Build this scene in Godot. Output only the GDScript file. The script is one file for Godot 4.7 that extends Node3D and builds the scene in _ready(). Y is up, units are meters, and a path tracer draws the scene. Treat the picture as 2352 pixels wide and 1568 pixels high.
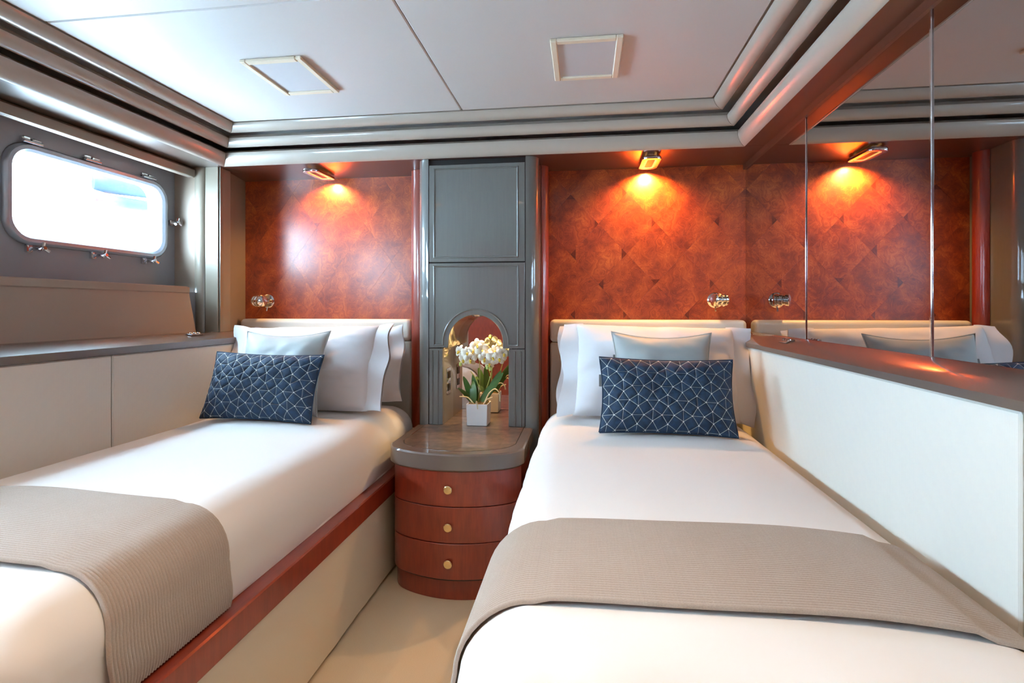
extends Node3D
# Twin cabin of a motor yacht. Units are metres, y is up; the bulkhead with the burl panels stands at z = -2.75.

const EYE := 1.12
const CEIL := 1.98
const SOFFIT := 1.826
const PANEL_L := -1.69      # upholstered lining beside the berth under the porthole
const PANEL_R := 0.6875     # upholstered lining under the mirror
const MIRROR_X := 0.784
const BACK_Z := -2.75
const FRONT_Z := 0.62
const NIGHT_X := -0.510

var M := {}
var used := {}
var seam_gap := PackedFloat32Array()
var rng := RandomNumberGenerator.new()


# ------------------------------------------------------------------ mesh building
class MB:
	var v := PackedVector3Array()
	var uv := PackedVector2Array()
	var start := 0

	func tri(a: Vector3, b: Vector3, c: Vector3, ua := Vector2.ZERO, ub := Vector2.ZERO, uc := Vector2.ZERO) -> void:
		v.append(a); v.append(b); v.append(c)
		uv.append(ua); uv.append(ub); uv.append(uc)

	func quad(a: Vector3, b: Vector3, c: Vector3, d: Vector3) -> void:
		tri(a, b, c)
		tri(a, c, d)

	func begin() -> void:
		start = v.size()

	func flip() -> void:
		for i in range(start, v.size(), 3):
			var t := v[i + 1]; v[i + 1] = v[i + 2]; v[i + 2] = t
			var u := uv[i + 1]; uv[i + 1] = uv[i + 2]; uv[i + 2] = u

	func close() -> void:
		var vol := 0.0
		if v.size() <= start:
			return
		var o := v[start]
		for i in range(start, v.size(), 3):
			vol += (v[i] - o).dot((v[i + 1] - o).cross(v[i + 2] - o))
		if vol < 0.0:
			flip()
		start = v.size()

	func fan(ring: Array) -> void:
		var n := Vector3.ZERO
		for i in ring.size():
			var a: Vector3 = ring[i]
			var b: Vector3 = ring[(i + 1) % ring.size()]
			n += a.cross(b)
		if n.length() < 1e-12:
			return
		n = n.normalized()
		var ax := Vector3.RIGHT if absf(n.x) < 0.8 else Vector3.UP
		var e1 := n.cross(ax).normalized()
		var e2 := n.cross(e1)
		var p := PackedVector2Array()
		for a in ring:
			p.append(Vector2(a.dot(e1), a.dot(e2)))
		var t := Geometry2D.triangulate_polygon(p)
		for i in range(0, t.size(), 3):
			var a: Vector3 = ring[t[i]]
			var b: Vector3 = ring[t[i + 1]]
			var c: Vector3 = ring[t[i + 2]]
			if (b - a).cross(c - a).dot(n) < 0.0:
				tri(a, c, b)
			else:
				tri(a, b, c)

	# closed solid through rings of equal size
	func loft(rings: Array, caps := true) -> void:
		begin()
		for k in rings.size() - 1:
			var A: Array = rings[k]
			var B: Array = rings[k + 1]
			for i in A.size():
				var j := (i + 1) % A.size()
				quad(A[i], A[j], B[j], B[i])
		if caps:
			var first: Array = rings[0].duplicate()
			first.reverse()
			fan(first)
			fan(rings[-1])
		close()

	# prism of a 2D outline: axis 0, 1, 2 = x, y, z ; outline holds the other two coordinates
	func prism(poly: Array, axis: int, a: float, b: float, bevel := 0.0) -> void:
		var rings := []
		var steps := [[a, 0.0], [b, 0.0]]
		if bevel > 0.0:
			var s := signf(b - a)
			steps = [[a, bevel], [a + s * bevel, 0.0], [b - s * bevel, 0.0], [b, bevel]]
		for st in steps:
			var ring := []
			var q: Array = poly if st[1] == 0.0 else MB.inset(poly, st[1])
			for p in q:
				ring.append(MB.put(p, axis, st[0]))
			rings.append(ring)
		loft(rings)

	static func put(p: Vector2, axis: int, w: float) -> Vector3:
		if axis == 0:
			return Vector3(w, p.y, p.x)      # outline (z, y)
		if axis == 1:
			return Vector3(p.x, w, p.y)      # outline (x, z)
		return Vector3(p.x, p.y, w)          # outline (x, y)

	static func inset(poly: Array, d: float) -> Array:
		var area := 0.0
		var n := poly.size()
		for i in n:
			area += poly[i].cross(poly[(i + 1) % n])
		var s := signf(area)
		var out := []
		for i in n:
			var a: Vector2 = poly[(i + n - 1) % n]
			var b: Vector2 = poly[i]
			var c: Vector2 = poly[(i + 1) % n]
			var e1 := (b - a).normalized()
			var e2 := (c - b).normalized()
			var n1 := Vector2(-e1.y, e1.x) * s
			var n2 := Vector2(-e2.y, e2.x) * s
			var m := (n1 + n2)
			var l := m.length_squared()
			out.append(b + (m * (2.0 / l) * d if l > 0.3 else n1 * d))
		return out

	func box(c: Vector3, s: Vector3, bevel := 0.0) -> void:
		var h := s * 0.5
		var b := minf(bevel, minf(h.x, minf(h.y, h.z)) * 0.95)
		begin()
		if b <= 0.0:
			for ax in 3:
				for sg in [-1.0, 1.0]:
					var p := []
					for k in [[-1, -1], [1, -1], [1, 1], [-1, 1]]:
						var q := Vector3.ZERO
						q[ax] = sg * h[ax]
						q[(ax + 1) % 3] = k[0] * h[(ax + 1) % 3]
						q[(ax + 2) % 3] = k[1] * h[(ax + 2) % 3]
						p.append(c + q)
					if sg > 0:
						quad(p[0], p[1], p[2], p[3])
					else:
						quad(p[3], p[2], p[1], p[0])
			start = v.size()
			return
		var corner := func(sx: Vector3, ax: int) -> Vector3:
			var q := Vector3.ZERO
			for k in 3:
				q[k] = sx[k] * (h[k] - (0.0 if k == ax else b))
			return c + q
		for ax in 3:
			for sg in [-1.0, 1.0]:
				var p := []
				for k in [[-1, -1], [1, -1], [1, 1], [-1, 1]]:
					var q := Vector3.ZERO
					q[ax] = sg
					q[(ax + 1) % 3] = k[0]
					q[(ax + 2) % 3] = k[1]
					p.append(corner.call(q, ax))
				out_quad(p[0], p[1], p[2], p[3], c)
		for ax in 3:
			var a1 := (ax + 1) % 3
			var a2 := (ax + 2) % 3
			for s1 in [-1.0, 1.0]:
				for s2 in [-1.0, 1.0]:
					var lo := Vector3.ZERO
					lo[a1] = s1; lo[a2] = s2; lo[ax] = -1
					var hi := lo
					hi[ax] = 1
					out_quad(corner.call(lo, a1), corner.call(hi, a1), corner.call(hi, a2), corner.call(lo, a2), c)
		for sx in [-1.0, 1.0]:
			for sy in [-1.0, 1.0]:
				for sz in [-1.0, 1.0]:
					var q := Vector3(sx, sy, sz)
					out_tri(corner.call(q, 0), corner.call(q, 1), corner.call(q, 2), c)
		start = v.size()

	func span(lo: Vector3, hi: Vector3, bevel := 0.0) -> void:
		box((lo + hi) * 0.5, hi - lo, bevel)

	func out_tri(a: Vector3, b: Vector3, c: Vector3, o: Vector3) -> void:
		if (b - a).cross(c - a).dot((a + b + c) / 3.0 - o) < 0.0:
			tri(a, c, b)
		else:
			tri(a, b, c)

	func out_quad(a: Vector3, b: Vector3, c: Vector3, d: Vector3, o: Vector3) -> void:
		if (b - a).cross(c - a).dot((a + c) * 0.5 - o) < 0.0:
			quad(d, c, b, a)
		else:
			quad(a, b, c, d)

	# lathe round the local y axis of t; profile of (radius, height)
	func lathe(t: Transform3D, profile: Array, seg := 24) -> void:
		begin()
		for k in profile.size() - 1:
			var p: Vector2 = profile[k]
			var q: Vector2 = profile[k + 1]
			for i in seg:
				var a0 := TAU * i / seg
				var a1 := TAU * (i + 1) / seg
				var A := t * Vector3(p.x * cos(a0), p.y, p.x * sin(a0))
				var B := t * Vector3(p.x * cos(a1), p.y, p.x * sin(a1))
				var C := t * Vector3(q.x * cos(a1), q.y, q.x * sin(a1))
				var D := t * Vector3(q.x * cos(a0), q.y, q.x * sin(a0))
				if p.x > 1e-6:
					tri(A, B, C if q.x > 1e-6 else D)
				if q.x > 1e-6:
					tri(A, C, D)
		close()

	func tube(pts: Array, radii: Array, seg := 8) -> void:
		var rings := []
		var up := Vector3(0.13, 1, 0.07).normalized()
		for i in pts.size():
			var d: Vector3 = (pts[mini(i + 1, pts.size() - 1)] - pts[maxi(i - 1, 0)]).normalized()
			var e := d.cross(up)
			if e.length() < 0.05:
				e = d.cross(Vector3.RIGHT)
			e = e.normalized()
			var f := e.cross(d).normalized()
			up = f
			var ring := []
			for k in seg:
				var a := TAU * k / seg
				ring.append(pts[i] + (e * cos(a) + f * sin(a)) * radii[i])
			rings.append(ring)
		loft(rings)

	# box with round edges; disp(point, normal) -> point may push the surface about
	func rbox(c: Vector3, h: Vector3, r: float, seg := 4, div := Vector3i(1, 1, 1), disp = null) -> void:
		r = minf(r, minf(h.x, minf(h.y, h.z)) * 0.999)
		var co := []
		for ax in 3:
			var inner := h[ax] - r
			var l := []
			for k in range(seg, 0, -1):
				l.append(-inner - r * tan(PI / 4 * k / seg))
			var n: int = div[ax]
			for k in n + 1:
				l.append(-inner + 2.0 * inner * k / n)
			for k in range(1, seg + 1):
				l.append(inner + r * tan(PI / 4 * k / seg))
			co.append(l)
		for ax in 3:
			var a1 := (ax + 1) % 3
			var a2 := (ax + 2) % 3
			for sg in [-1.0, 1.0]:
				var rows := []
				for i in co[a1].size():
					var row := []
					for j in co[a2].size():
						var p := Vector3.ZERO
						p[ax] = sg * h[ax]
						p[a1] = co[a1][i]
						p[a2] = co[a2][j]
						var inn := Vector3(clampf(p.x, r - h.x, h.x - r), clampf(p.y, r - h.y, h.y - r), clampf(p.z, r - h.z, h.z - r))
						var d := (p - inn).normalized()
						var q := c + inn + d * r
						if disp != null:
							q = disp.call(q, d)
						row.append(q)
					rows.append(row)
				for i in rows.size() - 1:
					for j in rows[i].size() - 1:
						if sg > 0:
							quad(rows[i][j], rows[i + 1][j], rows[i + 1][j + 1], rows[i][j + 1])
						else:
							quad(rows[i][j + 1], rows[i + 1][j + 1], rows[i + 1][j], rows[i][j])
		start = v.size()

	# grid of points f(u, v) with uv; open sheet
	func sheet(nu: int, nv: int, f: Callable) -> void:
		var P := []
		for i in nu + 1:
			var row := PackedVector3Array()
			for j in nv + 1:
				row.append(f.call(float(i) / nu, float(j) / nv))
			P.append(row)
		for i in nu:
			for j in nv:
				var ua := Vector2(float(i) / nu, float(j) / nv)
				var ub := Vector2(float(i + 1) / nu, float(j) / nv)
				var uc := Vector2(float(i + 1) / nu, float(j + 1) / nv)
				var ud := Vector2(float(i) / nu, float(j + 1) / nv)
				tri(P[i][j], P[i + 1][j], P[i + 1][j + 1], ua, ub, uc)
				tri(P[i][j], P[i + 1][j + 1], P[i][j + 1], ua, uc, ud)

	func mesh(crease := 38.0) -> ArrayMesh:
		var n := v.size()
		var fn := PackedVector3Array()
		fn.resize(n / 3)
		var at := {}
		var key := []
		key.resize(n)
		for f in n / 3:
			fn[f] = (v[f * 3 + 1] - v[f * 3]).cross(v[f * 3 + 2] - v[f * 3])
			for k in 3:
				var q := v[f * 3 + k]
				var id := Vector3i(roundi(q.x * 30000.0), roundi(q.y * 30000.0), roundi(q.z * 30000.0))
				key[f * 3 + k] = id
				if at.has(id):
					at[id].append(f)
				else:
					at[id] = PackedInt32Array([f])
		var lim := cos(deg_to_rad(crease))
		var P := PackedVector3Array()
		var N := PackedVector3Array()
		var U := PackedVector2Array()
		P.resize(n); N.resize(n); U.resize(n)
		for f in n / 3:
			var base := fn[f]
			var bl := base.length()
			for k in 3:
				var sum := Vector3.ZERO
				for g in at[key[f * 3 + k]]:
					var o := fn[g]
					if g == f or base.dot(o) > lim * bl * o.length():
						sum += o
				var to: int = f * 3 + [0, 2, 1][k]
				P[to] = v[f * 3 + k]
				N[to] = sum.normalized() if sum.length() > 1e-14 else Vector3.UP
				U[to] = uv[f * 3 + k]
		var arr := []
		arr.resize(Mesh.ARRAY_MAX)
		arr[Mesh.ARRAY_VERTEX] = P
		arr[Mesh.ARRAY_NORMAL] = N
		arr[Mesh.ARRAY_TEX_UV] = U
		var m := ArrayMesh.new()
		m.add_surface_from_arrays(Mesh.PRIMITIVE_TRIANGLES, arr)
		return m


func round_rect(cx: float, cy: float, hx: float, hy: float, r: float, seg := 6) -> Array:
	var out := []
	for q in 4:
		var ox: float = (hx - r) * [1, -1, -1, 1][q]
		var oy: float = (hy - r) * [1, 1, -1, -1][q]
		for k in seg + 1:
			var a := PI / 2 * (q + float(k) / seg)
			out.append(Vector2(cx + ox + r * cos(a), cy + oy + r * sin(a)))
	return out


# ------------------------------------------------------------------ scene tree
func numbered(called: String) -> String:
	var n: int = used.get(called, 0)
	used[called] = n + 1
	return called if n == 0 else "%s_%03d" % [called, n]


func meta(o: Node, label: String, category := "", group := "", kind := "") -> Node:
	if label != "":
		o.set_meta("label", label)
	if category != "":
		o.set_meta("category", category)
	if group != "":
		o.set_meta("group", group)
	if kind != "":
		o.set_meta("kind", kind)
	return o


func thing(called: String, label: String, category: String, group := "", at := Vector3.ZERO) -> Node3D:
	var o := Node3D.new()
	o.name = numbered(called)
	o.position = at
	add_child(o)
	meta(o, label, category, group)
	return o


func structure(called: String, label: String, category: String) -> Node3D:
	var o := Node3D.new()
	o.name = called
	add_child(o)
	meta(o, label, category, "", "structure")
	return o


func part(mb: MB, called: String, material: Material, parent: Node, crease := 38.0, label := "") -> MeshInstance3D:
	return inst(mb.mesh(crease), called, material, parent, label)


func inst(m: Mesh, called: String, material: Material, parent: Node, label := "") -> MeshInstance3D:
	var o := MeshInstance3D.new()
	o.name = called
	o.mesh = m
	o.material_override = material
	o.cast_shadow = GeometryInstance3D.SHADOW_CASTING_SETTING_DOUBLE_SIDED
	parent.add_child(o, true)
	if label != "":
		o.set_meta("label", label)
	return o


# ------------------------------------------------------------------ materials
func mat(called: String, color: Color, rough: float, metal := 0.0, spec := 0.5) -> StandardMaterial3D:
	var m := StandardMaterial3D.new()
	m.resource_name = called
	m.albedo_color = color
	m.roughness = rough
	m.metallic = metal
	m.metallic_specular = spec
	M[called] = m
	return m


func c8(r: int, g: int, b: int) -> Color:
	return Color8(r, g, b)


func noise(s: int, freq: float, oct := 4, kind := FastNoiseLite.TYPE_SIMPLEX_SMOOTH) -> FastNoiseLite:
	var n := FastNoiseLite.new()
	n.seed = s
	n.frequency = freq
	n.noise_type = kind
	n.fractal_octaves = oct
	n.fractal_type = FastNoiseLite.FRACTAL_FBM
	return n


func picture(w: int, h: int, f: Callable) -> ImageTexture:
	var im := Image.create(w, h, false, Image.FORMAT_RGB8)
	for y in h:
		for x in w:
			im.set_pixel(x, y, f.call(x, y))
	return ImageTexture.create_from_image(im)


func noise_tex(w: int, h: int, s: int, freq: float, oct := 4, normal := false, strength := 4.0) -> NoiseTexture2D:
	var t := NoiseTexture2D.new()
	t.width = w
	t.height = h
	t.seamless = true
	t.noise = noise(s, freq, oct)
	t.as_normal_map = normal
	t.bump_strength = strength
	return t


func burl_texture() -> ImageTexture:
	var w1 := noise(3, 0.006, 3)
	var w2 := noise(4, 0.006, 3)
	var grain := noise(5, 0.022, 4)
	var fine := noise(6, 0.11, 3)
	var cloud := noise(7, 0.005, 3)
	var dark := c8(108, 33, 10)
	var mid := c8(158, 62, 19)
	var light := c8(204, 108, 42)
	return picture(700, 700, func(x, y):
		var dx := w1.get_noise_2d(x, y) * 150.0
		var dy := w2.get_noise_2d(x, y) * 150.0
		var g := grain.get_noise_2d(x * 1.1 + dx, (y + dy) * 0.45)
		var f := fine.get_noise_2d((x + dx) * 1.5, (y + dy) * 0.28)
		var v := 0.49 + g * 0.26 + f * 0.34 + cloud.get_noise_2d(x, y) * 0.45
		return dark.lerp(mid, clampf(v * 2.0, 0, 1)) if v < 0.5 else mid.lerp(light, clampf(v * 2.0 - 1.0, 0, 1)))


func grain_texture(s: int, a: Color, b: Color, across: float, along: float) -> ImageTexture:
	var n := noise(s, 1.0, 4)
	var m := noise(s + 1, 1.0, 2)
	return picture(384, 384, func(x, y):
		var k := n.get_noise_2d(x * across, y * along) * 0.5 + m.get_noise_2d(x * across * 0.2, y * along * 0.6) * 0.5
		return a.lerp(b, clampf(0.5 + k * 1.1, 0, 1)))


func ground_of(m: StandardMaterial3D, t: Texture2D, scale: Vector3) -> void:
	m.albedo_texture = t
	m.uv1_triplanar = true
	m.uv1_world_triplanar = true
	m.uv1_scale = scale
	m.uv1_triplanar_sharpness = 8.0


func coat(m: StandardMaterial3D, amount: float, rough: float) -> void:
	m.clearcoat_enabled = true
	m.clearcoat = amount
	m.clearcoat_roughness = rough


func sheen(m: StandardMaterial3D, amount: float, tint := 0.3) -> void:
	m.rim_enabled = true
	m.rim = amount
	m.rim_tint = tint


# lines of the cushion embroidery: squares and triangles meeting five at a point
func stitch_pattern() -> Array:
	var segs := []
	var dots := []
	var a := 1.0
	var h := 0.40
	var ends := func(c: int, r: int) -> Array:
		var o := Vector2(c * a, r * a)
		var d := Vector2(h, 0) if (c + r) % 2 == 0 else Vector2(0, h)
		return [o - d, o + d]
	for c in range(-1, 11):
		for r in range(-1, 8):
			var e: Array = ends.call(c, r)
			segs.append([e[0], e[1]])
			dots.append(e[0])
			dots.append(e[1])
			var flat := (c + r) % 2 == 0
			for s in [0, 1]:
				var sg: int = -1 if s == 0 else 1
				var o: Array = ends.call(c + sg, r) if flat else ends.call(c, r + sg)
				segs.append([e[s], o[0]])
				segs.append([e[s], o[1]])
	return [segs, dots]


# how far each point of the cushion face lies from the nearest stitched seam, in pattern units
func find_seam_gaps() -> void:
	seam_gap.resize(225 * 130)
	seam_gap.fill(0.5)
	for sg in stitch_pattern()[0]:
		var p: Vector2 = sg[0] * 25.0 + Vector2(10, 2.5)
		var q: Vector2 = sg[1] * 25.0 + Vector2(10, 2.5)
		for y in range(maxi(0, int(minf(p.y, q.y)) - 10), mini(129, int(maxf(p.y, q.y)) + 10) + 1):
			for x in range(maxi(0, int(minf(p.x, q.x)) - 10), mini(224, int(maxf(p.x, q.x)) + 10) + 1):
				var c := Vector2(x + 0.5, y + 0.5)
				var d := Geometry2D.get_closest_point_to_segment(c, p, q).distance_to(c) / 25.0
				if d < seam_gap[y * 225 + x]:
					seam_gap[y * 225 + x] = d


func cushion_texture() -> ImageTexture:
	var w := 900
	var h := 520
	var im := Image.create(w, h, false, Image.FORMAT_RGB8)
	var n := noise(21, 0.02, 3)
	for y in h:
		for x in w:
			var k := 1.0 + n.get_noise_2d(x, y) * 0.25
			im.set_pixel(x, y, Color(0.030 * k, 0.170 * k, 0.275 * k))
	var both := stitch_pattern()
	var px := 100.0
	var thread := Color(0.80, 0.80, 0.76)
	for s in both[0]:
		var p: Vector2 = s[0] * px + Vector2(40, 10)
		var q: Vector2 = s[1] * px + Vector2(40, 10)
		var l := (q - p).length()
		for k in int(l * 1.5) + 1:
			var c := p.lerp(q, k / (l * 1.5))
			for dx in range(-2, 3):
				for dy in range(-2, 3):
					var x := int(c.x) + dx
					var y := int(c.y) + dy
					if x >= 0 and y >= 0 and x < w and y < h and Vector2(x + 0.5, y + 0.5).distance_to(c) < 1.35:
						im.set_pixel(x, y, thread)
	for d in both[1]:
		var c: Vector2 = d * px + Vector2(40, 10)
		for dx in range(-6, 7):
			for dy in range(-6, 7):
				var x := int(c.x) + dx
				var y := int(c.y) + dy
				if x >= 0 and y >= 0 and x < w and y < h and Vector2(dx, dy).length() < 4.6:
					im.set_pixel(x, y, Color(0.9, 0.9, 0.88))
	return ImageTexture.create_from_image(im)


func build_materials() -> void:
	var m := mat("burl", Color.WHITE, 0.42)
	m.albedo_texture = burl_texture()
	coat(m, 0.6, 0.22)
	var tints := [c8(255, 255, 255), c8(246, 243, 241), c8(252, 247, 243)]
	for k in 3:
		var b: StandardMaterial3D = m.duplicate()
		b.albedo_color = tints[k]
		M["burl%d" % k] = b
	m = mat("burl_dark", c8(178, 148, 134), 0.42)
	m.albedo_texture = M.burl.albedo_texture
	coat(m, 0.6, 0.22)

	var red := grain_texture(31, c8(122, 36, 16), c8(138, 46, 21), 0.16, 0.012)
	m = mat("mahogany", Color.WHITE, 0.4)
	ground_of(m, red, Vector3(2.2, 2.2, 2.2))
	coat(m, 0.8, 0.12)
	m = mat("lacquer", c8(176, 166, 154), 0.34)
	coat(m, 0.9, 0.10)
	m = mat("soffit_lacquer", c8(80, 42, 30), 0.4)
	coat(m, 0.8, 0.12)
	m = mat("post_lacquer", c8(138, 127, 112), 0.4)
	coat(m, 0.6, 0.18)
	var vert := grain_texture(41, c8(102, 103, 99), c8(106, 107, 102), 0.22, 0.006)
	m = mat("cabinet", Color.WHITE, 0.36)
	ground_of(m, vert, Vector3(3, 3, 3))
	coat(m, 1.0, 0.03)
	m = mat("ledge", c8(104, 90, 81), 0.30)
	coat(m, 1.0, 0.06)
	m = mat("sill_panel", c8(150, 132, 116), 0.5)
	coat(m, 0.3, 0.2)
	m = mat("porthole_wall", c8(142, 142, 146), 0.5)
	coat(m, 0.2, 0.3)
	m = mat("stone_top", c8(74, 62, 54), 0.35)
	ground_of(m, noise_tex(256, 256, 51, 0.02, 4), Vector3(3, 3, 3))
	m.albedo_texture = grain_texture(52, c8(70, 58, 50), c8(118, 98, 84), 0.02, 0.02)
	coat(m, 0.8, 0.1)
	m.albedo_color = Color.WHITE

	m = mat("ceiling_vinyl", c8(212, 212, 211), 0.55)
	m.normal_enabled = true
	m.normal_texture = noise_tex(256, 256, 61, 0.01, 3, true, 3.0)
	m.normal_scale = 0.25
	m.uv1_triplanar = true
	m.uv1_world_triplanar = true
	m.uv1_scale = Vector3(1.6, 1.6, 1.6)
	m = mat("vent_frame", c8(236, 226, 204), 0.5)
	m = mat("vent_face", c8(206, 210, 214), 0.6)
	m = mat("carpet", c8(222, 206, 178), 0.95)
	ground_of(m, grain_texture(63, c8(214, 200, 174), c8(232, 219, 194), 0.45, 0.45), Vector3(7, 7, 7))
	m.albedo_color = Color.WHITE
	sheen(m, 0.3)

	var weave := picture(256, 256, func(x, y):
		var a := 0.5 + 0.5 * sin(x * TAU / 8.0)
		var j := fmod(float((x * 73 + (y / 24) * 151) % 97), 97.0) / 97.0
		var k := 0.965 + 0.025 * a + 0.02 * j
		return Color(0.90 * k, 0.892 * k, 0.858 * k))
	m = mat("lining", Color.WHITE, 0.62)
	ground_of(m, weave, Vector3(9, 9, 9))
	sheen(m, 0.2)
	m = mat("leather", c8(228, 225, 216), 0.45)
	m.normal_enabled = true
	m.normal_texture = noise_tex(256, 256, 71, 0.12, 3, true, 2.0)
	m.normal_scale = 0.15
	m.uv1_triplanar = true
	m.uv1_scale = Vector3(5, 5, 5)
	m = mat("base_cloth", c8(226, 214, 192), 0.7)
	m = mat("linen", c8(242, 241, 239), 0.85)
	sheen(m, 0.25, 0.0)
	m = mat("pillow_cotton", c8(240, 240, 244), 0.85)
	sheen(m, 0.2, 0.0)
	m = mat("grey_satin", c8(186, 191, 190), 0.5)
	sheen(m, 0.35, 0.2)
	m = mat("blue_velvet", c8(28, 56, 88), 0.75)
	m.albedo_color = Color(0.030, 0.170, 0.275)
	m = mat("blue_quilt", Color.WHITE, 0.7)
	m.albedo_texture = cushion_texture()
	m = mat("throw", c8(164, 148, 132), 0.75)
	m.albedo_texture = grain_texture(81, c8(160, 146, 134), c8(184, 169, 156), 0.5, 0.5)
	m.albedo_color = Color.WHITE
	m.uv1_triplanar = true
	m.uv1_scale = Vector3(6, 6, 6)
	sheen(m, 0.6, 0.3)

	mat("chrome", c8(225, 226, 230), 0.08, 1.0)
	mat("steel", c8(196, 206, 218), 0.25, 0.6)
	mat("brass", c8(240, 218, 168), 0.24, 1.0)
	mat("mirror", c8(208, 208, 211), 0.01, 1.0)
	mat("niche_mirror", c8(236, 230, 226), 0.01, 1.0)
	mat("black", c8(18, 17, 17), 0.4)
	mat("white_ceramic", c8(240, 238, 236), 0.25)
	mat("tag", c8(120, 122, 122), 0.7)
	mat("moss", c8(92, 74, 34), 0.95)
	m = mat("leaf", c8(62, 98, 44), 0.4)
	m.backlight_enabled = true
	m.backlight = Color(0.1, 0.16, 0.05)
	mat("stem", c8(146, 156, 84), 0.5)
	mat("root", c8(206, 190, 150), 0.6)
	m = mat("petal", c8(248, 246, 232), 0.6)
	m.backlight_enabled = true
	m.backlight = Color(0.4, 0.4, 0.34)
	mat("petal_heart", c8(222, 190, 70), 0.5)
	mat("bud", c8(178, 196, 110), 0.5)
	m = mat("pane", Color(0.9, 0.97, 1.0, 0.04), 0.0)
	m.transparency = BaseMaterial3D.TRANSPARENCY_ALPHA
	mat("canvas", Color(0.035, 0.135, 0.20), 0.9)
	m = mat("lens", c8(255, 224, 180), 0.4)
	m.emission_enabled = true
	m.emission = Color(1.0, 0.72, 0.38)
	m.emission_energy_multiplier = 1.0
	m = mat("spot_lens", c8(255, 240, 220), 0.4)
	m.emission_enabled = true
	m.emission = Color(1.0, 0.88, 0.70)
	m.emission_energy_multiplier = 8.0


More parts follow.
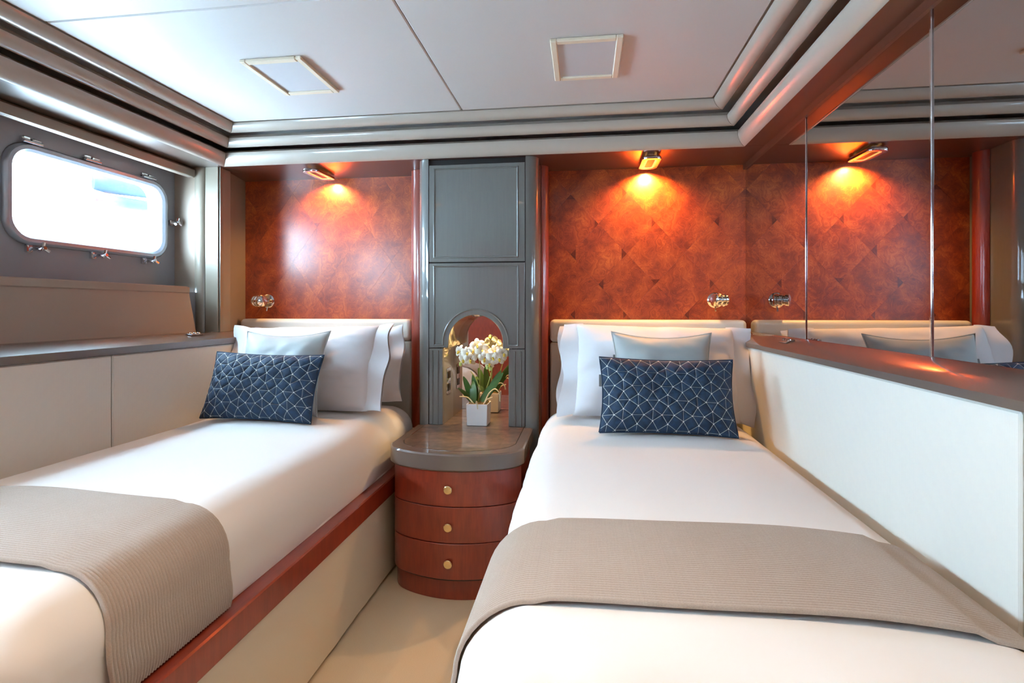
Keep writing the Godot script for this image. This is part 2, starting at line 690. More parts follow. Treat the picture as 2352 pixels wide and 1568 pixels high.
# ------------------------------------------------------------------ the room
func build_shell() -> void:
	var f := structure("floor", "cream fitted carpet between the two berths", "floor")
	var mb := MB.new()
	mb.span(Vector3(-2.2, -0.1, -2.95), Vector3(1.0, 0.0, FRONT_Z + 0.1))
	part(mb, "carpet", M.carpet, f)

	# ceiling: four padded panels with seams
	var c := structure("ceiling", "white padded ceiling panels with fine seams", "ceiling")
	mb = MB.new()
	mb.span(Vector3(-2.3, CEIL + 0.012, -2.95), Vector3(1.0, CEIL + 0.12, FRONT_Z + 0.1))
	part(mb, "deckhead", M.ceiling_vinyl, c)
	var xs := [-1.6085, -0.527, 0.5225]
	var zs := [-2.2685, -1.402, FRONT_Z]
	for i in 2:
		for j in 2:
			mb = MB.new()
			mb.span(Vector3(xs[i] + 0.0012, CEIL, zs[j] + 0.0012), Vector3(xs[i + 1] - 0.0012, CEIL + 0.011, zs[j + 1] - 0.0012), 0.004)
			part(mb, "ceiling_panel", M.ceiling_vinyl, c)

	# bulkhead with burl veneer
	var b := structure("wall_back", "cabin bulkhead with diamond matched burl veneer", "wall")
	mb = MB.new()
	mb.span(Vector3(-2.2, 0, -2.95), Vector3(1.0, 2.1, BACK_Z - 0.007))
	part(mb, "bulkhead", M.mahogany, b)
	veneer(b, -1.90, -0.84, Vector2(-1.309, 1.374), 0.283, 0.19, 3, 0.25)
	veneer(b, -0.24, MIRROR_X + 0.004, Vector2(0.213, 1.396), 0.2825, 0.154, 9, 0.6)

	# hull side with portholes
	var l := structure("wall_left", "hull side with sloped shelf, linen lining and porthole recess", "wall")
	mb = MB.new()
	mb.span(Vector3(-2.2, 0, -2.95), Vector3(-1.93, 1.20, FRONT_Z + 0.1))
	mb.span(Vector3(-2.2, 1.80, -2.95), Vector3(-2.05, 2.1, FRONT_Z + 0.1))
	mb.span(Vector3(-2.2, 1.1, -2.95), Vector3(-2.05, 1.9, -2.55))
	part(mb, "hull_lining", M.porthole_wall, l)
	for seg in [[-2.55, -1.32, -2.005], [-1.32, -0.165, -0.55], [-0.165, FRONT_Z + 0.1, 0.22]]:
		mb = MB.new()
		var hole := round_rect(seg[2], 1.545, 0.355, 0.168, 0.075, 8)
		var outer := []
		for p in hole:
			var d: Vector2 = (p - Vector2(seg[2], 1.545))
			var k := 1e9
			if d.x > 0: k = minf(k, (seg[1] - seg[2]) / d.x)
			if d.x < 0: k = minf(k, (seg[0] - seg[2]) / d.x)
			if d.y > 0: k = minf(k, 0.255 / d.y)
			if d.y < 0: k = minf(k, -0.345 / d.y)
			outer.append(Vector2(seg[2], 1.545) + d * k)
		plate_with_hole(mb, outer, hole, -2.13, -2.05)
		part(mb, "porthole_panel", M.porthole_wall, l, 30.0)
	mb = MB.new()
	mb.span(Vector3(-2.06, 1.196, -2.345), Vector3(-1.89, 1.222, FRONT_Z))
	part(mb, "sill", M.sill_panel, l)
	mb = MB.new()
	mb.prism([Vector2(-1.853, 0.99), Vector2(-1.90, 1.226), Vector2(-1.915, 1.226), Vector2(-1.87, 0.99)], 2, -2.345, FRONT_Z)
	part(mb, "kick_panel", M.sill_panel, l)
	for z in [[-2.68, -1.718], [-1.714, -0.75], [-0.746, FRONT_Z]]:
		mb = MB.new()
		mb.span(Vector3(PANEL_L - 0.03, 0.0, z[0]), Vector3(PANEL_L, 0.95, z[1]), 0.004)
		part(mb, "upholstered_panel", M.lining, l)
	# end of the recess and the corner post
	mb = MB.new()
	mb.span(Vector3(-2.06, 0.95, -2.56), Vector3(-1.93, SOFFIT, -2.44))
	part(mb, "recess_end", M.sill_panel, l)
	mb = MB.new()
	var bead := []
	for k in 13:
		var a := PI * k / 12.0
		bead.append(Vector2(-1.914 + 0.030 * cos(a), -2.452 + 0.022 * sin(a)))
	bead.append(Vector2(-1.944, -2.52))
	bead.append(Vector2(-1.884, -2.52))
	mb.prism(bead, 1, 0.95, SOFFIT)
	part(mb, "post_bead", M.post_lacquer, l)
	mb = MB.new()
	mb.prism([Vector2(-1.880, -2.440), Vector2(-1.812, -2.440), Vector2(-1.812, -2.53), Vector2(-1.880, -2.53)], 1, 0.95, SOFFIT)
	part(mb, "post_face", M.post_lacquer, l)
	mb = MB.new()
	mb.prism([Vector2(-1.803, -2.447), Vector2(-1.876, -2.757), Vector2(-1.93, -2.757), Vector2(-1.88, -2.535), Vector2(-1.812, -2.535), Vector2(-1.809, -2.447)], 1, 0.95, SOFFIT)
	part(mb, "post_return", M.post_lacquer, l)

	# mirror side
	var r := structure("wall_right", "cabin side with linen lining below a mirror", "wall")
	mb = MB.new()
	mb.span(Vector3(MIRROR_X + 0.006, 0, -2.95), Vector3(1.0, 2.1, FRONT_Z + 0.1))
	part(mb, "cabin_side", M.mahogany, r)
	for z in [[-2.68, -0.95], [-0.946, FRONT_Z]]:
		mb = MB.new()
		mb.span(Vector3(PANEL_R, 0.0, z[0]), Vector3(PANEL_R + 0.03, 0.955, z[1]), 0.004)
		part(mb, "upholstered_panel", M.lining, r)

	# bulkhead behind the viewer
	var w := structure("wall_front", "mahogany bulkhead at the foot of the cabin", "wall")
	mb = MB.new()
	mb.span(Vector3(-2.2, 0, FRONT_Z), Vector3(1.0, 2.1, FRONT_Z + 0.1))
	part(mb, "bulkhead", M.sill_panel, w)
	for k in [1, 2]:
		mb = MB.new()
		mb.span(Vector3(-2.0 + 0.70 * k, 0.06, FRONT_Z - 0.02), Vector3(-1.312 + 0.70 * k, 1.80, FRONT_Z), 0.004)
		part(mb, "door_panel", M.mahogany, w)


func plate_with_hole(mb: MB, outer: Array, hole: Array, x0: float, x1: float) -> void:
	mb.begin()
	var n := hole.size()
	for i in n:
		var j := (i + 1) % n
		var A := MB.put(outer[i], 0, x1); var B := MB.put(outer[j], 0, x1)
		var C := MB.put(hole[j], 0, x1); var D := MB.put(hole[i], 0, x1)
		var a := MB.put(outer[i], 0, x0); var b := MB.put(outer[j], 0, x0)
		var c := MB.put(hole[j], 0, x0); var d := MB.put(hole[i], 0, x0)
		mb.quad(A, B, C, D)
		mb.quad(d, c, b, a)
		mb.quad(D, C, c, d)
		mb.quad(b, B, A, a)
	mb.close()


func veneer(parent: Node, x0: float, x1: float, node: Vector2, sx: float, sy: float, s: int, inlays: float) -> void:
	rng.seed = s
	var area := PackedVector2Array([Vector2(x0, 0.98), Vector2(x1, 0.98), Vector2(x1, SOFFIT + 0.01), Vector2(x0, SOFFIT + 0.01)])
	for j in range(-4, 6):
		for i in range(-6, 7):
			var c := node + Vector2(sx * (i + 0.5 * absi(j % 2)), sy * j) + Vector2(0, sy)
			var dia := PackedVector2Array([c + Vector2(0, -sy), c + Vector2(sx * 0.5, 0), c + Vector2(0, sy), c + Vector2(-sx * 0.5, 0)])
			var parts := Geometry2D.intersect_polygons(dia, area)
			var off := Vector2(rng.randf_range(0.3, 0.7), rng.randf_range(0.3, 0.7))
			var turn := rng.randf_range(-0.5, 0.5) + (0.0 if rng.randf() < 0.6 else PI)
			var tone := rng.randi() % 3
			for p in parts:
				var q := MB.inset(Array(p), 0.0002)
				var mb := MB.new()
				mb.prism(q, 2, BACK_Z - 0.007, BACK_Z)
				for k in mb.v.size():
					mb.uv[k] = (Vector2(mb.v[k].x, mb.v[k].y) - c).rotated(turn) / 0.62 + off
				part(mb, "veneer_panel", M["burl%d" % tone], parent, 20.0)
			# dark corner inlay where four panels meet
			var corner := c + Vector2(0, -sy)
			var dice := rng.randf()
			var way: int = [2, 2, 0, 1, 3][rng.randi() % 5]
			var size := rng.randf_range(0.026, 0.040)
			if dice < inlays and corner.x > x0 + 0.05 and corner.x < x1 - 0.05 and corner.y > 1.06 and corner.y < 1.75:
				var dirs := [Vector2(sx * 0.5, sy), Vector2(sx * 0.5, -sy), Vector2(-sx * 0.5, -sy), Vector2(-sx * 0.5, sy)]
				var d1: Vector2 = dirs[way].normalized()
				var d2: Vector2 = dirs[(way + 1) % 4].normalized()
				var mb := MB.new()
				mb.prism([corner, corner + d1 * size, corner + d2 * size], 2, BACK_Z - 0.001, BACK_Z + 0.0006)
				for k in mb.v.size():
					mb.uv[k] = Vector2(mb.v[k].x, mb.v[k].y) - corner + Vector2(0.5, 0.5)
				part(mb, "corner_inlay", M.burl_dark, parent, 20.0, "small dark veneer triangle")


func cornice_profile() -> Array:
	# (distance into the room, height above the soffit) where one strip ends and the next begins
	return [Vector2(0.0, 0.0), Vector2(0.040, 0.056), Vector2(0.098, 0.108), Vector2(0.168, 0.154)]


func build_cornice() -> void:
	var XL := -1.78
	var XR := 0.694
	var ZB := -2.44
	var P := cornice_profile()
	var names := ["trim_1", "trim_2", "trim_3"]
	var labels := ["glossy taupe stepped cornice over the burl bulkhead and cabinet", "glossy taupe stepped cornice over the porthole", "glossy taupe stepped cornice over the mirror"]
	for side in 3:
		var t := structure(names[side], labels[side], "cornice")
		var place := func(q: Vector2, e: int) -> Vector3:
			var y := SOFFIT + q.y
			var g := 0.0012
			if side == 0:
				return Vector3(XL + q.x + g if e == 0 else XR - q.x - g, y, ZB + q.x)
			if side == 1:
				return Vector3(XL + q.x, y, ZB + q.x + g if e == 0 else FRONT_Z)
			return Vector3(XR - q.x, y, ZB + q.x + g if e == 0 else FRONT_Z)
		for k in 3:
			var a: Vector2 = P[k]
			var b: Vector2 = P[k + 1]
			var d := (b - a)
			var n := Vector2(d.y, -d.x).normalized()      # towards the room
			var ring := []
			var u0 := 0.0 if k == 0 else 0.34
			for i in 15:
				var u := u0 + (1.0 - u0) * i / 14.0
				var w := (u - u0) / (1.0 - u0)
				var bulge := 0.015 * pow(sin(PI * clampf(w * 0.94 + 0.03, 0, 1)), 0.65)
				ring.append(a + d * u + n * bulge)
			ring.append(b - n * 0.02)
			ring.append(a + d * u0 - n * 0.02)
			var A := []
			var B := []
			for q in ring:
				A.append(place.call(q, 0))
				B.append(place.call(q, 1))
			var mb := MB.new()
			mb.loft([A, B])
			part(mb, "moulding_strip", M.lacquer, t, 30.0)
		# the slots between the strips open into the hollow behind the cornice

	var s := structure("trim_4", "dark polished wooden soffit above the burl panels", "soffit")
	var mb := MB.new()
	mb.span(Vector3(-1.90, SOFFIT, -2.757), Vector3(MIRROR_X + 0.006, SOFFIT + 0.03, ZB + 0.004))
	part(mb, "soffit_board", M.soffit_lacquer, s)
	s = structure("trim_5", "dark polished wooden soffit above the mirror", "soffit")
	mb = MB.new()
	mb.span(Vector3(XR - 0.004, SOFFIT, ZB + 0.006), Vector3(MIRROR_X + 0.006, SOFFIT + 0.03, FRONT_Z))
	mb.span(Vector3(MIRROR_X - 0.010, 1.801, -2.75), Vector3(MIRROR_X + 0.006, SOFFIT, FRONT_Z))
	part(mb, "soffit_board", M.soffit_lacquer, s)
	s = structure("trim_6", "taupe soffit above the porthole recess", "soffit")
	mb = MB.new()
	mb.span(Vector3(-2.06, SOFFIT, -2.56), Vector3(XL + 0.004, SOFFIT + 0.03, FRONT_Z))
	part(mb, "soffit_board", M.ledge, s)

	# ceiling vents
	for v in [[-1.07, -1.847, 0.228, 0.292, "cream framed square ceiling vent on the porthole side of the seam"], [0.007, -1.852, 0.232, 0.300, "cream framed square ceiling vent on the mirror side of the seam"]]:
		var o := thing("ceiling_vent", v[4], "vent", "ceiling vents", Vector3(v[0], CEIL, v[1]))
		mb = MB.new()
		var hx: float = v[2] * 0.5
		var hz: float = v[3] * 0.5
		for e in [[-hx + 0.011, 0, 0.022, hz * 2], [hx - 0.011, 0, 0.022, hz * 2], [0, -hz + 0.012, hx * 2 - 0.044, 0.024], [0, hz - 0.012, hx * 2 - 0.044, 0.024]]:
			mb.box(Vector3(e[0], -0.005, e[1]), Vector3(e[2], 0.012, e[3]), 0.003)
		part(mb, "frame", M.vent_frame, o)
		mb = MB.new()
		mb.span(Vector3(-hx + 0.02, -0.005, -hz + 0.02), Vector3(hx - 0.02, 0.001, hz - 0.02))
		part(mb, "face", M.vent_face, o, 38.0, "pale blue grey filter face")


# ------------------------------------------------------------------ portholes
func build_window(idx: int, zc: float) -> void:
	var w := structure("window_%d" % idx, "rounded chrome framed porthole bright with daylight" if idx == 1 else ("rounded chrome framed porthole over the foot of the berth" if idx == 2 else "rounded chrome framed porthole beside the mahogany doors"), "window")
	var yc := 1.545
	var X := -2.05
	var mb := MB.new()
	var rings := []
	for e in [[0.345, 0.158, 0.070, -0.030], [0.343, 0.156, 0.068, 0.010], [0.353, 0.166, 0.076, 0.020], [0.366, 0.179, 0.086, 0.020], [0.374, 0.187, 0.092, 0.012], [0.376, 0.189, 0.094, 0.0]]:
		var ring := []
		for p in round_rect(zc, yc, e[0], e[1], e[2], 8):
			ring.append(Vector3(X + e[3], p.y, p.x))
		rings.append(ring)
	var inner := []
	for p in round_rect(zc, yc, 0.360, 0.173, 0.08, 8):
		inner.append(Vector3(X - 0.03, p.y, p.x))
	rings.append(inner)
	rings.append(rings[0])
	mb.begin()
	for k in rings.size() - 1:
		for i in rings[k].size():
			var j: int = (i + 1) % rings[k].size()
			mb.quad(rings[k][i], rings[k][j], rings[k + 1][j], rings[k + 1][i])
	mb.close()
	part(mb, "frame", M.steel, w, 40.0, "polished steel frame")
	mb = MB.new()
	mb.prism(round_rect(zc, yc, 0.352, 0.165, 0.074, 8), 0, X - 0.022, X - 0.016)
	part(mb, "pane", M.pane, w)
	# hinges above, screw dogs below and at the end
	for k in 3:
		var z: float = zc + [0.265, 0.02, -0.27][k]
		mb = MB.new()
		mb.box(Vector3(X + 0.012, yc + 0.195, z), Vector3(0.024, 0.022, 0.034), 0.004)
		mb.box(Vector3(X + 0.010, yc + 0.200, z + 0.036), Vector3(0.020, 0.018, 0.030), 0.004)
		mb.tube([Vector3(X + 0.022, yc + 0.190, z - 0.018), Vector3(X + 0.022, yc + 0.190, z + 0.052)], [0.006, 0.006], 10)
		part(mb, "hinge", M.chrome, w)
	for k in 4:
		var at := Vector3(X, yc - 0.203, zc + [0.27, 0.01, -0.25, 0.0][k])
		if k == 3:
			at = Vector3(X, yc - 0.0, zc - 0.397)
		mb = MB.new()
		mb.box(at + Vector3(0.010, 0, 0.018 if k < 3 else 0.0), Vector3(0.020, 0.030, 0.022), 0.004)
		mb.tube([at + Vector3(0.0, 0, -0.01), at + Vector3(0.05, 0.004, -0.01)], [0.007, 0.007], 10)
		for d in [[0.0, 0.022], [0.019, -0.011], [-0.019, -0.011]]:
			mb.tube([at + Vector3(0.040, 0.003, -0.01), at + Vector3(0.044, 0.003 + d[1], -0.01 + d[0])], [0.005, 0.007], 8)
		part(mb, "screw_dog", M.chrome, w)


func build_outside() -> void:
	var o := thing("outside_awning", "blue canvas rolled up under a pole outside the porthole", "awning", "", Vector3(-2.7, 1.78, -2.62))
	var mb := MB.new()
	mb.tube([Vector3(0, -0.05, 0), Vector3(0, -0.045, -0.10), Vector3(0, -0.02, -0.45), Vector3(0, 0.0, -0.9)], [0.018, 0.036, 0.034, 0.034], 14)
	part(mb, "roll", M.canvas, o, 60.0)
	mb = MB.new()
	var ring := func(z: float, y0: float, y1: float, th: float) -> Array:
		var out := []
		for k in 16:
			var a := TAU * k / 16.0
			out.append(Vector3(th * cos(a), (y0 + y1) * 0.5 + (y1 - y0) * 0.5 * sin(a), z))
		return out
	mb.loft([ring.call(0.0, 0.0, 0.09, 0.012), ring.call(-0.08, -0.005, 0.10, 0.03), ring.call(-0.5, 0.04, 0.11, 0.03), ring.call(-0.9, 0.05, 0.14, 0.03)])
	part(mb, "fold", M.canvas, o, 60.0)


# ------------------------------------------------------------------ fittings along the sides
func build_ledges() -> void:
	var o := thing("side_ledge", "glossy brown shelf below the porthole, sloping to the linen lining", "shelf", "side ledges")
	var mb := MB.new()
	var top := []
	for k in 9:
		var u := k / 8.0
		top.append(Vector2(lerpf(PANEL_L + 0.004, -1.858, u), lerpf(0.978, 1.006, u) + 0.008 * sin(PI * u)))
	mb.prism(top + [Vector2(-1.858, 0.952), Vector2(PANEL_L + 0.004, 0.952)], 2, -2.66, FRONT_Z)
	part(mb, "shelf_top", M.ledge, o, 30.0)
	o = thing("side_ledge", "glossy brown shelf below the mirror, sloping to the linen lining", "shelf", "side ledges")
	mb = MB.new()
	top = []
	for k in 9:
		var u := k / 8.0
		top.append(Vector2(lerpf(PANEL_R - 0.006, MIRROR_X - 0.001, u), lerpf(0.974, 1.010, u) + 0.006 * sin(PI * u)))
	mb.prism(top + [Vector2(MIRROR_X - 0.001, 0.957), Vector2(PANEL_R - 0.006, 0.957)], 2, -2.66, FRONT_Z)
	part(mb, "shelf_top", M.ledge, o, 30.0)

	# switches let into the shelves
	for s in [[Vector3(-1.765, 1.0, -2.22), 9.0, "small chrome switch plate on the shelf below the porthole"], [Vector3(0.735, 0.999, -2.07), 18.0, "small chrome switch plate on the shelf below the mirror"]]:
		var sw := thing("switch_plate", s[2], "switch", "shelf switches", s[0])
		sw.rotation_degrees.z = -s[1] if s[0].x < 0 else s[1]
		mb = MB.new()
		mb.box(Vector3(0, 0.002, 0), Vector3(0.034, 0.005, 0.075), 0.002)
		part(mb, "plate", M.ledge, sw)
		for k in 3:
			mb = MB.new()
			mb.lathe(Transform3D(Basis(), Vector3(0, 0.003, -0.024 + 0.024 * k)), [Vector2(0, 0), Vector2(0.008, 0), Vector2(0.008, 0.005), Vector2(0.006, 0.007), Vector2(0, 0.007)], 14)
			part(mb, "button", M.chrome, sw)

	# roller blind under the soffit
	var b := thing("roller_blind", "beige roller blind rolled up above the porthole", "blind")
	mb = MB.new()
	mb.tube([Vector3(-1.958, 1.80, -2.425), Vector3(-1.958, 1.80, FRONT_Z - 0.02)], [0.026, 0.026], 20)
	part(mb, "roll", M.sill_panel, b, 60.0)
	mb = MB.new()
	mb.prism(round_rect(-1.935, 1.793, 0.010, 0.020, 0.006, 4), 2, -2.425, FRONT_Z - 0.02)
	part(mb, "bottom_bar", M.post_lacquer, b, 50.0)

	# mirror
	var edges := [-2.748, -2.024, -1.332, -0.64, 0.05, FRONT_Z]
	var where := ["narrow tall mirror panel joining the burl bulkhead", "mirror panel between two polished seams above the shelf", "mirror panel next along after the thick seam", "mirror panel over the foot of the berth", "mirror panel meeting the mahogany bulkhead"]
	for k in 5:
		var m := thing("mirror_panel", where[k], "mirror", "mirror panels above the berth shelf")
		mb = MB.new()
		mb.span(Vector3(MIRROR_X, 1.008, edges[k] + 0.0015), Vector3(MIRROR_X + 0.006, 1.801, edges[k + 1] - 0.0015), 0.0012)
		part(mb, "glass", M.mirror, m)
		if k > 0:
			mb = MB.new()
			var wd := 0.0042 if k == 2 else 0.0022
			mb.span(Vector3(MIRROR_X - 0.0035, 1.008, edges[k] - wd), Vector3(MIRROR_X + 0.001, 1.801, edges[k] + wd), 0.0015)
			part(mb, "edge_strip", M.chrome, m, 20.0)


# ------------------------------------------------------------------ cabinet, nightstand
func build_cabinet() -> void:
	var o := thing("alcove_cabinet", "tall grey lacquered cabinet with two doors and an arched niche", "cabinet")
	var F := -2.45
	var xl := -0.729
	var xr := -0.272
	# rounded corner columns
	for s in [0, 1]:
		var mb := MB.new()
		var pl := []
		for k in 13:
			var a := PI / 2 * k / 12.0
			pl.append(Vector2(0.058 * cos(a), 0.058 * sin(a)))
		var out := []
		if s == 0:
			for p in pl:
				out.append(Vector2(xl - 0.003 - p.x, F - 0.058 + p.y))
			out.append(Vector2(xl - 0.003, BACK_Z + 0.002))
			out.append(Vector2(xl - 0.061, BACK_Z + 0.002))
		else:
			for p in pl:
				out.append(Vector2(xr + 0.003 + p.x, F - 0.058 + p.y))
			out.append(Vector2(xr + 0.003, BACK_Z + 0.002))
			out.append(Vector2(xr + 0.061, BACK_Z + 0.002))
		mb.prism(out, 1, 0.0, SOFFIT - 0.001)
		part(mb, "column", M.cabinet, o, 40.0)
	var mb := MB.new()
	mb.span(Vector3(xl - 0.002, 0, BACK_Z + 0.002), Vector3(xr + 0.002, SOFFIT - 0.001, -2.662))
	mb.span(Vector3(xl - 0.002, 1.12, -2.662), Vector3(xr + 0.002, SOFFIT - 0.001, F - 0.022))
	mb.span(Vector3(xl - 0.002, 0, -2.662), Vector3(xr + 0.002, 0.53, F - 0.002))
	part(mb, "carcass", M.black, o)
	# upper door
	var d := door_panel(o, [Vector2(xl, 1.338), Vector2(xr, 1.338), Vector2(xr, 1.796), Vector2(xl, 1.796)], F)
	bead_loop(d, [Vector2(xl + 0.026, 1.360), Vector2(xr - 0.034, 1.360), Vector2(xr - 0.034, 1.776), Vector2(xl + 0.026, 1.776)], F, true)
	# lower door with the arch cut out
	var cx := -0.505
	var ra := 0.130
	var spring := 0.960
	var yb := 0.934
	var outline := [Vector2(xl, yb), Vector2(cx - ra, yb)]
	for k in 25:
		var a := PI - PI * k / 24.0
		outline.append(Vector2(cx + ra * cos(a), spring + ra * sin(a)))
	outline += [Vector2(cx + ra, yb), Vector2(xr, yb), Vector2(xr, 1.333), Vector2(xl, 1.333)]
	d = door_panel(o, outline, F)
	var ro := 0.156
	var lp := [Vector2(xl + 0.026, 0.948), Vector2(cx - ro, 0.948)]
	for k in 25:
		var a := PI - PI * k / 24.0
		lp.append(Vector2(cx + ro * cos(a), spring + ro * sin(a)))
	lp += [Vector2(cx + ro, 0.948), Vector2(xr - 0.032, 0.948), Vector2(xr - 0.032, 1.318), Vector2(xl + 0.026, 1.318)]
	bead_loop(d, lp, F, true)
	# frames either side of the opening below
	for s in [0, 1]:
		var a0: float = xl if s == 0 else -0.348
		var a1: float = -0.662 if s == 0 else xr
		mb = MB.new()
		mb.span(Vector3(a0, 0.571, F - 0.02), Vector3(a1, 0.931, F), 0.002)
		var fr := part(mb, "jamb", M.cabinet, o)
		for e in [0.018, 0.046]:
			mb = MB.new()
			var x: float = a0 + e if s == 0 else a1 - e
			mb.span(Vector3(x - 0.003, 0.572, F - 0.001), Vector3(x + 0.003, 0.922, F + 0.004), 0.0025)
			part(mb, "bead", M.cabinet, fr)
	# inside of the niche
	for s in [-1, 1]:
		mb = MB.new()
		var x: float = -0.662 - 0.006 if s < 0 else -0.348 + 0.006
		mb.span(Vector3(x - 0.006, 0.571, -2.66), Vector3(x + 0.006, 0.934, F - 0.021))
		part(mb, "niche_side", M.cabinet, o)
	mb = MB.new()
	var A := []
	var B := []
	var prof := [Vector2(cx - ra - 0.002, yb)]
	for k in 25:
		var a := PI - PI * k / 24.0
		prof.append(Vector2(cx + (ra + 0.001) * cos(a), spring + (ra + 0.001) * sin(a)))
	prof.append(Vector2(cx + ra + 0.002, yb))
	var back := []
	for q in prof:
		back.append(cxy(q, cx, spring, 1.08))
	back.reverse()
	for q in prof + back:
		A.append(Vector3(q.x, q.y, F - 0.0205))
		B.append(Vector3(q.x, q.y, -2.658))
	mb.loft([A, B])
	part(mb, "niche_vault", M.cabinet, o, 30.0)
	mb = MB.new()
	mb.span(Vector3(-0.70, 0.934, -2.658), Vector3(cx - ra - 0.004, 0.944, F - 0.021))
	part(mb, "niche_shoulder", M.cabinet, o)
	mb = MB.new()
	mb.span(Vector3(cx + ra + 0.004, 0.934, -2.658), Vector3(-0.31, 0.944, F - 0.021))
	part(mb, "niche_shoulder", M.cabinet, o)
	mb = MB.new()
	mb.span(Vector3(-0.668, 0.57, -2.660), Vector3(-0.342, 1.10, -2.655))
	part(mb, "niche_mirror", M.niche_mirror, o, 38.0, "mirror at the back of the niche")
	mb = MB.new()
	mb.span(Vector3(-0.668, 0.545, -2.654), Vector3(-0.342, 0.570, F - 0.003))
	part(mb, "niche_shelf", M.stone_top, o)
	# sockets on the niche side
	mb = MB.new()
	mb.box(Vector3(-0.6605, 0.765, -2.555), Vector3(0.004, 0.13, 0.075), 0.0015)
	var pl2 := part(mb, "socket_plate", M.chrome, o)
	for k in 2:
		mb = MB.new()
		mb.box(Vector3(-0.658, 0.735 + 0.06 * k, -2.555), Vector3(0.004, 0.035, 0.045), 0.001)
		part(mb, "socket", M.black, pl2)
	# niche lamp in the crown of the vault
	var lamp := thing("niche_downlight", "small warm downlight in the crown of the arched niche", "light", "", Vector3(cx, spring + ra - 0.004, -2.500))
	mb = MB.new()
	mb.lathe(Transform3D(Basis(), Vector3.ZERO), [Vector2(0.020, 0.0), Vector2(0.024, -0.004), Vector2(0.026, 0.002), Vector2(0.020, 0.002), Vector2(0.020, 0.0)], 20)
	part(mb, "ring", M.chrome, lamp)
	mb = MB.new()
	mb.lathe(Transform3D(Basis(), Vector3.ZERO), [Vector2(0, -0.001), Vector2(0.019, -0.001), Vector2(0.019, 0.002), Vector2(0, 0.002)], 20)
	part(mb, "lens", M.lens, lamp)
	spot(lamp, Vector3(0, -0.008, 0), Vector3(0, -1, 0.12), Color(1.0, 0.82, 0.58), 0.30, 50.0, 0.02)

	# mahogany bullnoses beside the cabinet
	for e in [[-0.832, 0.052, "thin mahogany bullnose between the porthole berth headboard and cabinet"], [-0.212, 0.036, "mahogany bullnose between the cabinet and the mirror berth headboard"]]:
		var t := thing("bullnose_post", e[2], "moulding", "bullnose mouldings")
		mb = MB.new()
		var pl := []
		for k in 25:
			var a := TAU * k / 24.0
			if k < 24:
				pl.append(Vector2(clampf(e[0] + e[1] * cos(a), -2.0 if e[0] < -0.5 else -0.2095, -0.7915 if e[0] < -0.5 else 1.0), -2.665 + 0.045 * sin(a)))
		mb.prism(pl, 1, 0.0, SOFFIT - 0.001)
		part(mb, "shaft", M.mahogany, t, 40.0)


func cxy(q: Vector2, cx: float, cy: float, k: float) -> Vector2:
	return Vector2(cx + (q.x - cx) * k, cy + (q.y - cy) * k if q.y > cy else q.y)


func door_panel(o: Node, outline: Array, z: float) -> MeshInstance3D:
	var mb := MB.new()
	mb.prism(outline, 2, z - 0.02, z, 0.0015)
	return part(mb, "door", M.cabinet, o, 30.0)


func bead_loop(parent: Node, pts: Array, z: float, closed: bool) -> void:
	var mb := MB.new()
	mb.begin()
	var n := pts.size()
	var prof := [Vector2(-0.0045, -0.001), Vector2(-0.003, 0.004), Vector2(0.0, 0.0055), Vector2(0.003, 0.004), Vector2(0.0045, -0.001)]
	var loops := []
	for p in prof:
		var q := MB.inset(pts, p.x)
		var l := []
		for k in n:
			l.append(Vector3(q[k].x, q[k].y, z + p.y))
		loops.append(l)
	loops.append(loops[0])
	for k in loops.size() - 1:
		for i in n:
			var j := (i + 1) % n
			mb.quad(loops[k][i], loops[k][j], loops[k + 1][j], loops[k + 1][i])
	mb.close()
	part(mb, "panel_bead", M.cabinet, parent, 50.0)


func bow_outline(hw: float, back: float, shift: float, flat_back := true) -> Array:
	var out := [Vector2(NIGHT_X + hw, back), Vector2(NIGHT_X - hw, back)]
	var n := 40
	for k in n + 1:
		var u := sin(PI * (float(k) / n - 0.5))
		var z := -2.095 + 0.088 * (1.0 - u * u) + 0.052 * (1.0 - pow(absf(u), 14.0)) + shift
		out.append(Vector2(NIGHT_X + hw * u, z))
	return out


func build_nightstand() -> void:
	var o := thing("nightstand", "bow fronted mahogany nightstand with grey top and three drawers", "nightstand")
	var mb := MB.new()
	mb.prism(bow_outline(0.275, -2.449, 0.0), 1, 0.504, 0.570, 0.006)
	part(mb, "top", M.ledge, o, 34.0, "thick grey lacquered top")
	mb = MB.new()
	mb.prism(bow_outline(0.236, -2.449, -0.048), 1, 0.569, 0.5708)
	part(mb, "inlay_line", M.chrome, o)
	mb = MB.new()
	mb.prism(bow_outline(0.233, -2.449, -0.051), 1, 0.569, 0.5714)
	part(mb, "inlay", M.stone_top, o, 30.0, "dark polished inlay")
	var ys := [0.090, 0.2285, 0.3665, 0.5035]
	for k in 3:
		mb = MB.new()
		mb.prism(bow_outline(0.262, -2.445, -0.014), 1, ys[k] + 0.0015, ys[k + 1] - 0.0015, 0.002)
		var d := part(mb, "drawer", M.mahogany, o, 34.0)
		mb = MB.new()
		var t := Transform3D(Basis(Vector3.RIGHT, PI / 2), Vector3(NIGHT_X, [0.155, 0.293, 0.435][k], -1.9695))
		mb.lathe(t, [Vector2(0, -0.002), Vector2(0.006, -0.002), Vector2(0.006, 0.006), Vector2(0.0160, 0.009), Vector2(0.0164, 0.013), Vector2(0.0140, 0.0155), Vector2(0, 0.0165)], 22)
		part(mb, "knob", M.brass, d, 30.0, "round gold knob")
	mb = MB.new()
	mb.prism(bow_outline(0.255, -2.446, -0.022), 1, 0.085, 0.506)
	part(mb, "carcass", M.black, o)
	mb = MB.new()
	mb.prism(bow_outline(0.262, -2.446, -0.045), 1, 0.001, 0.0885)
	part(mb, "plinth", M.mahogany, o, 34.0)


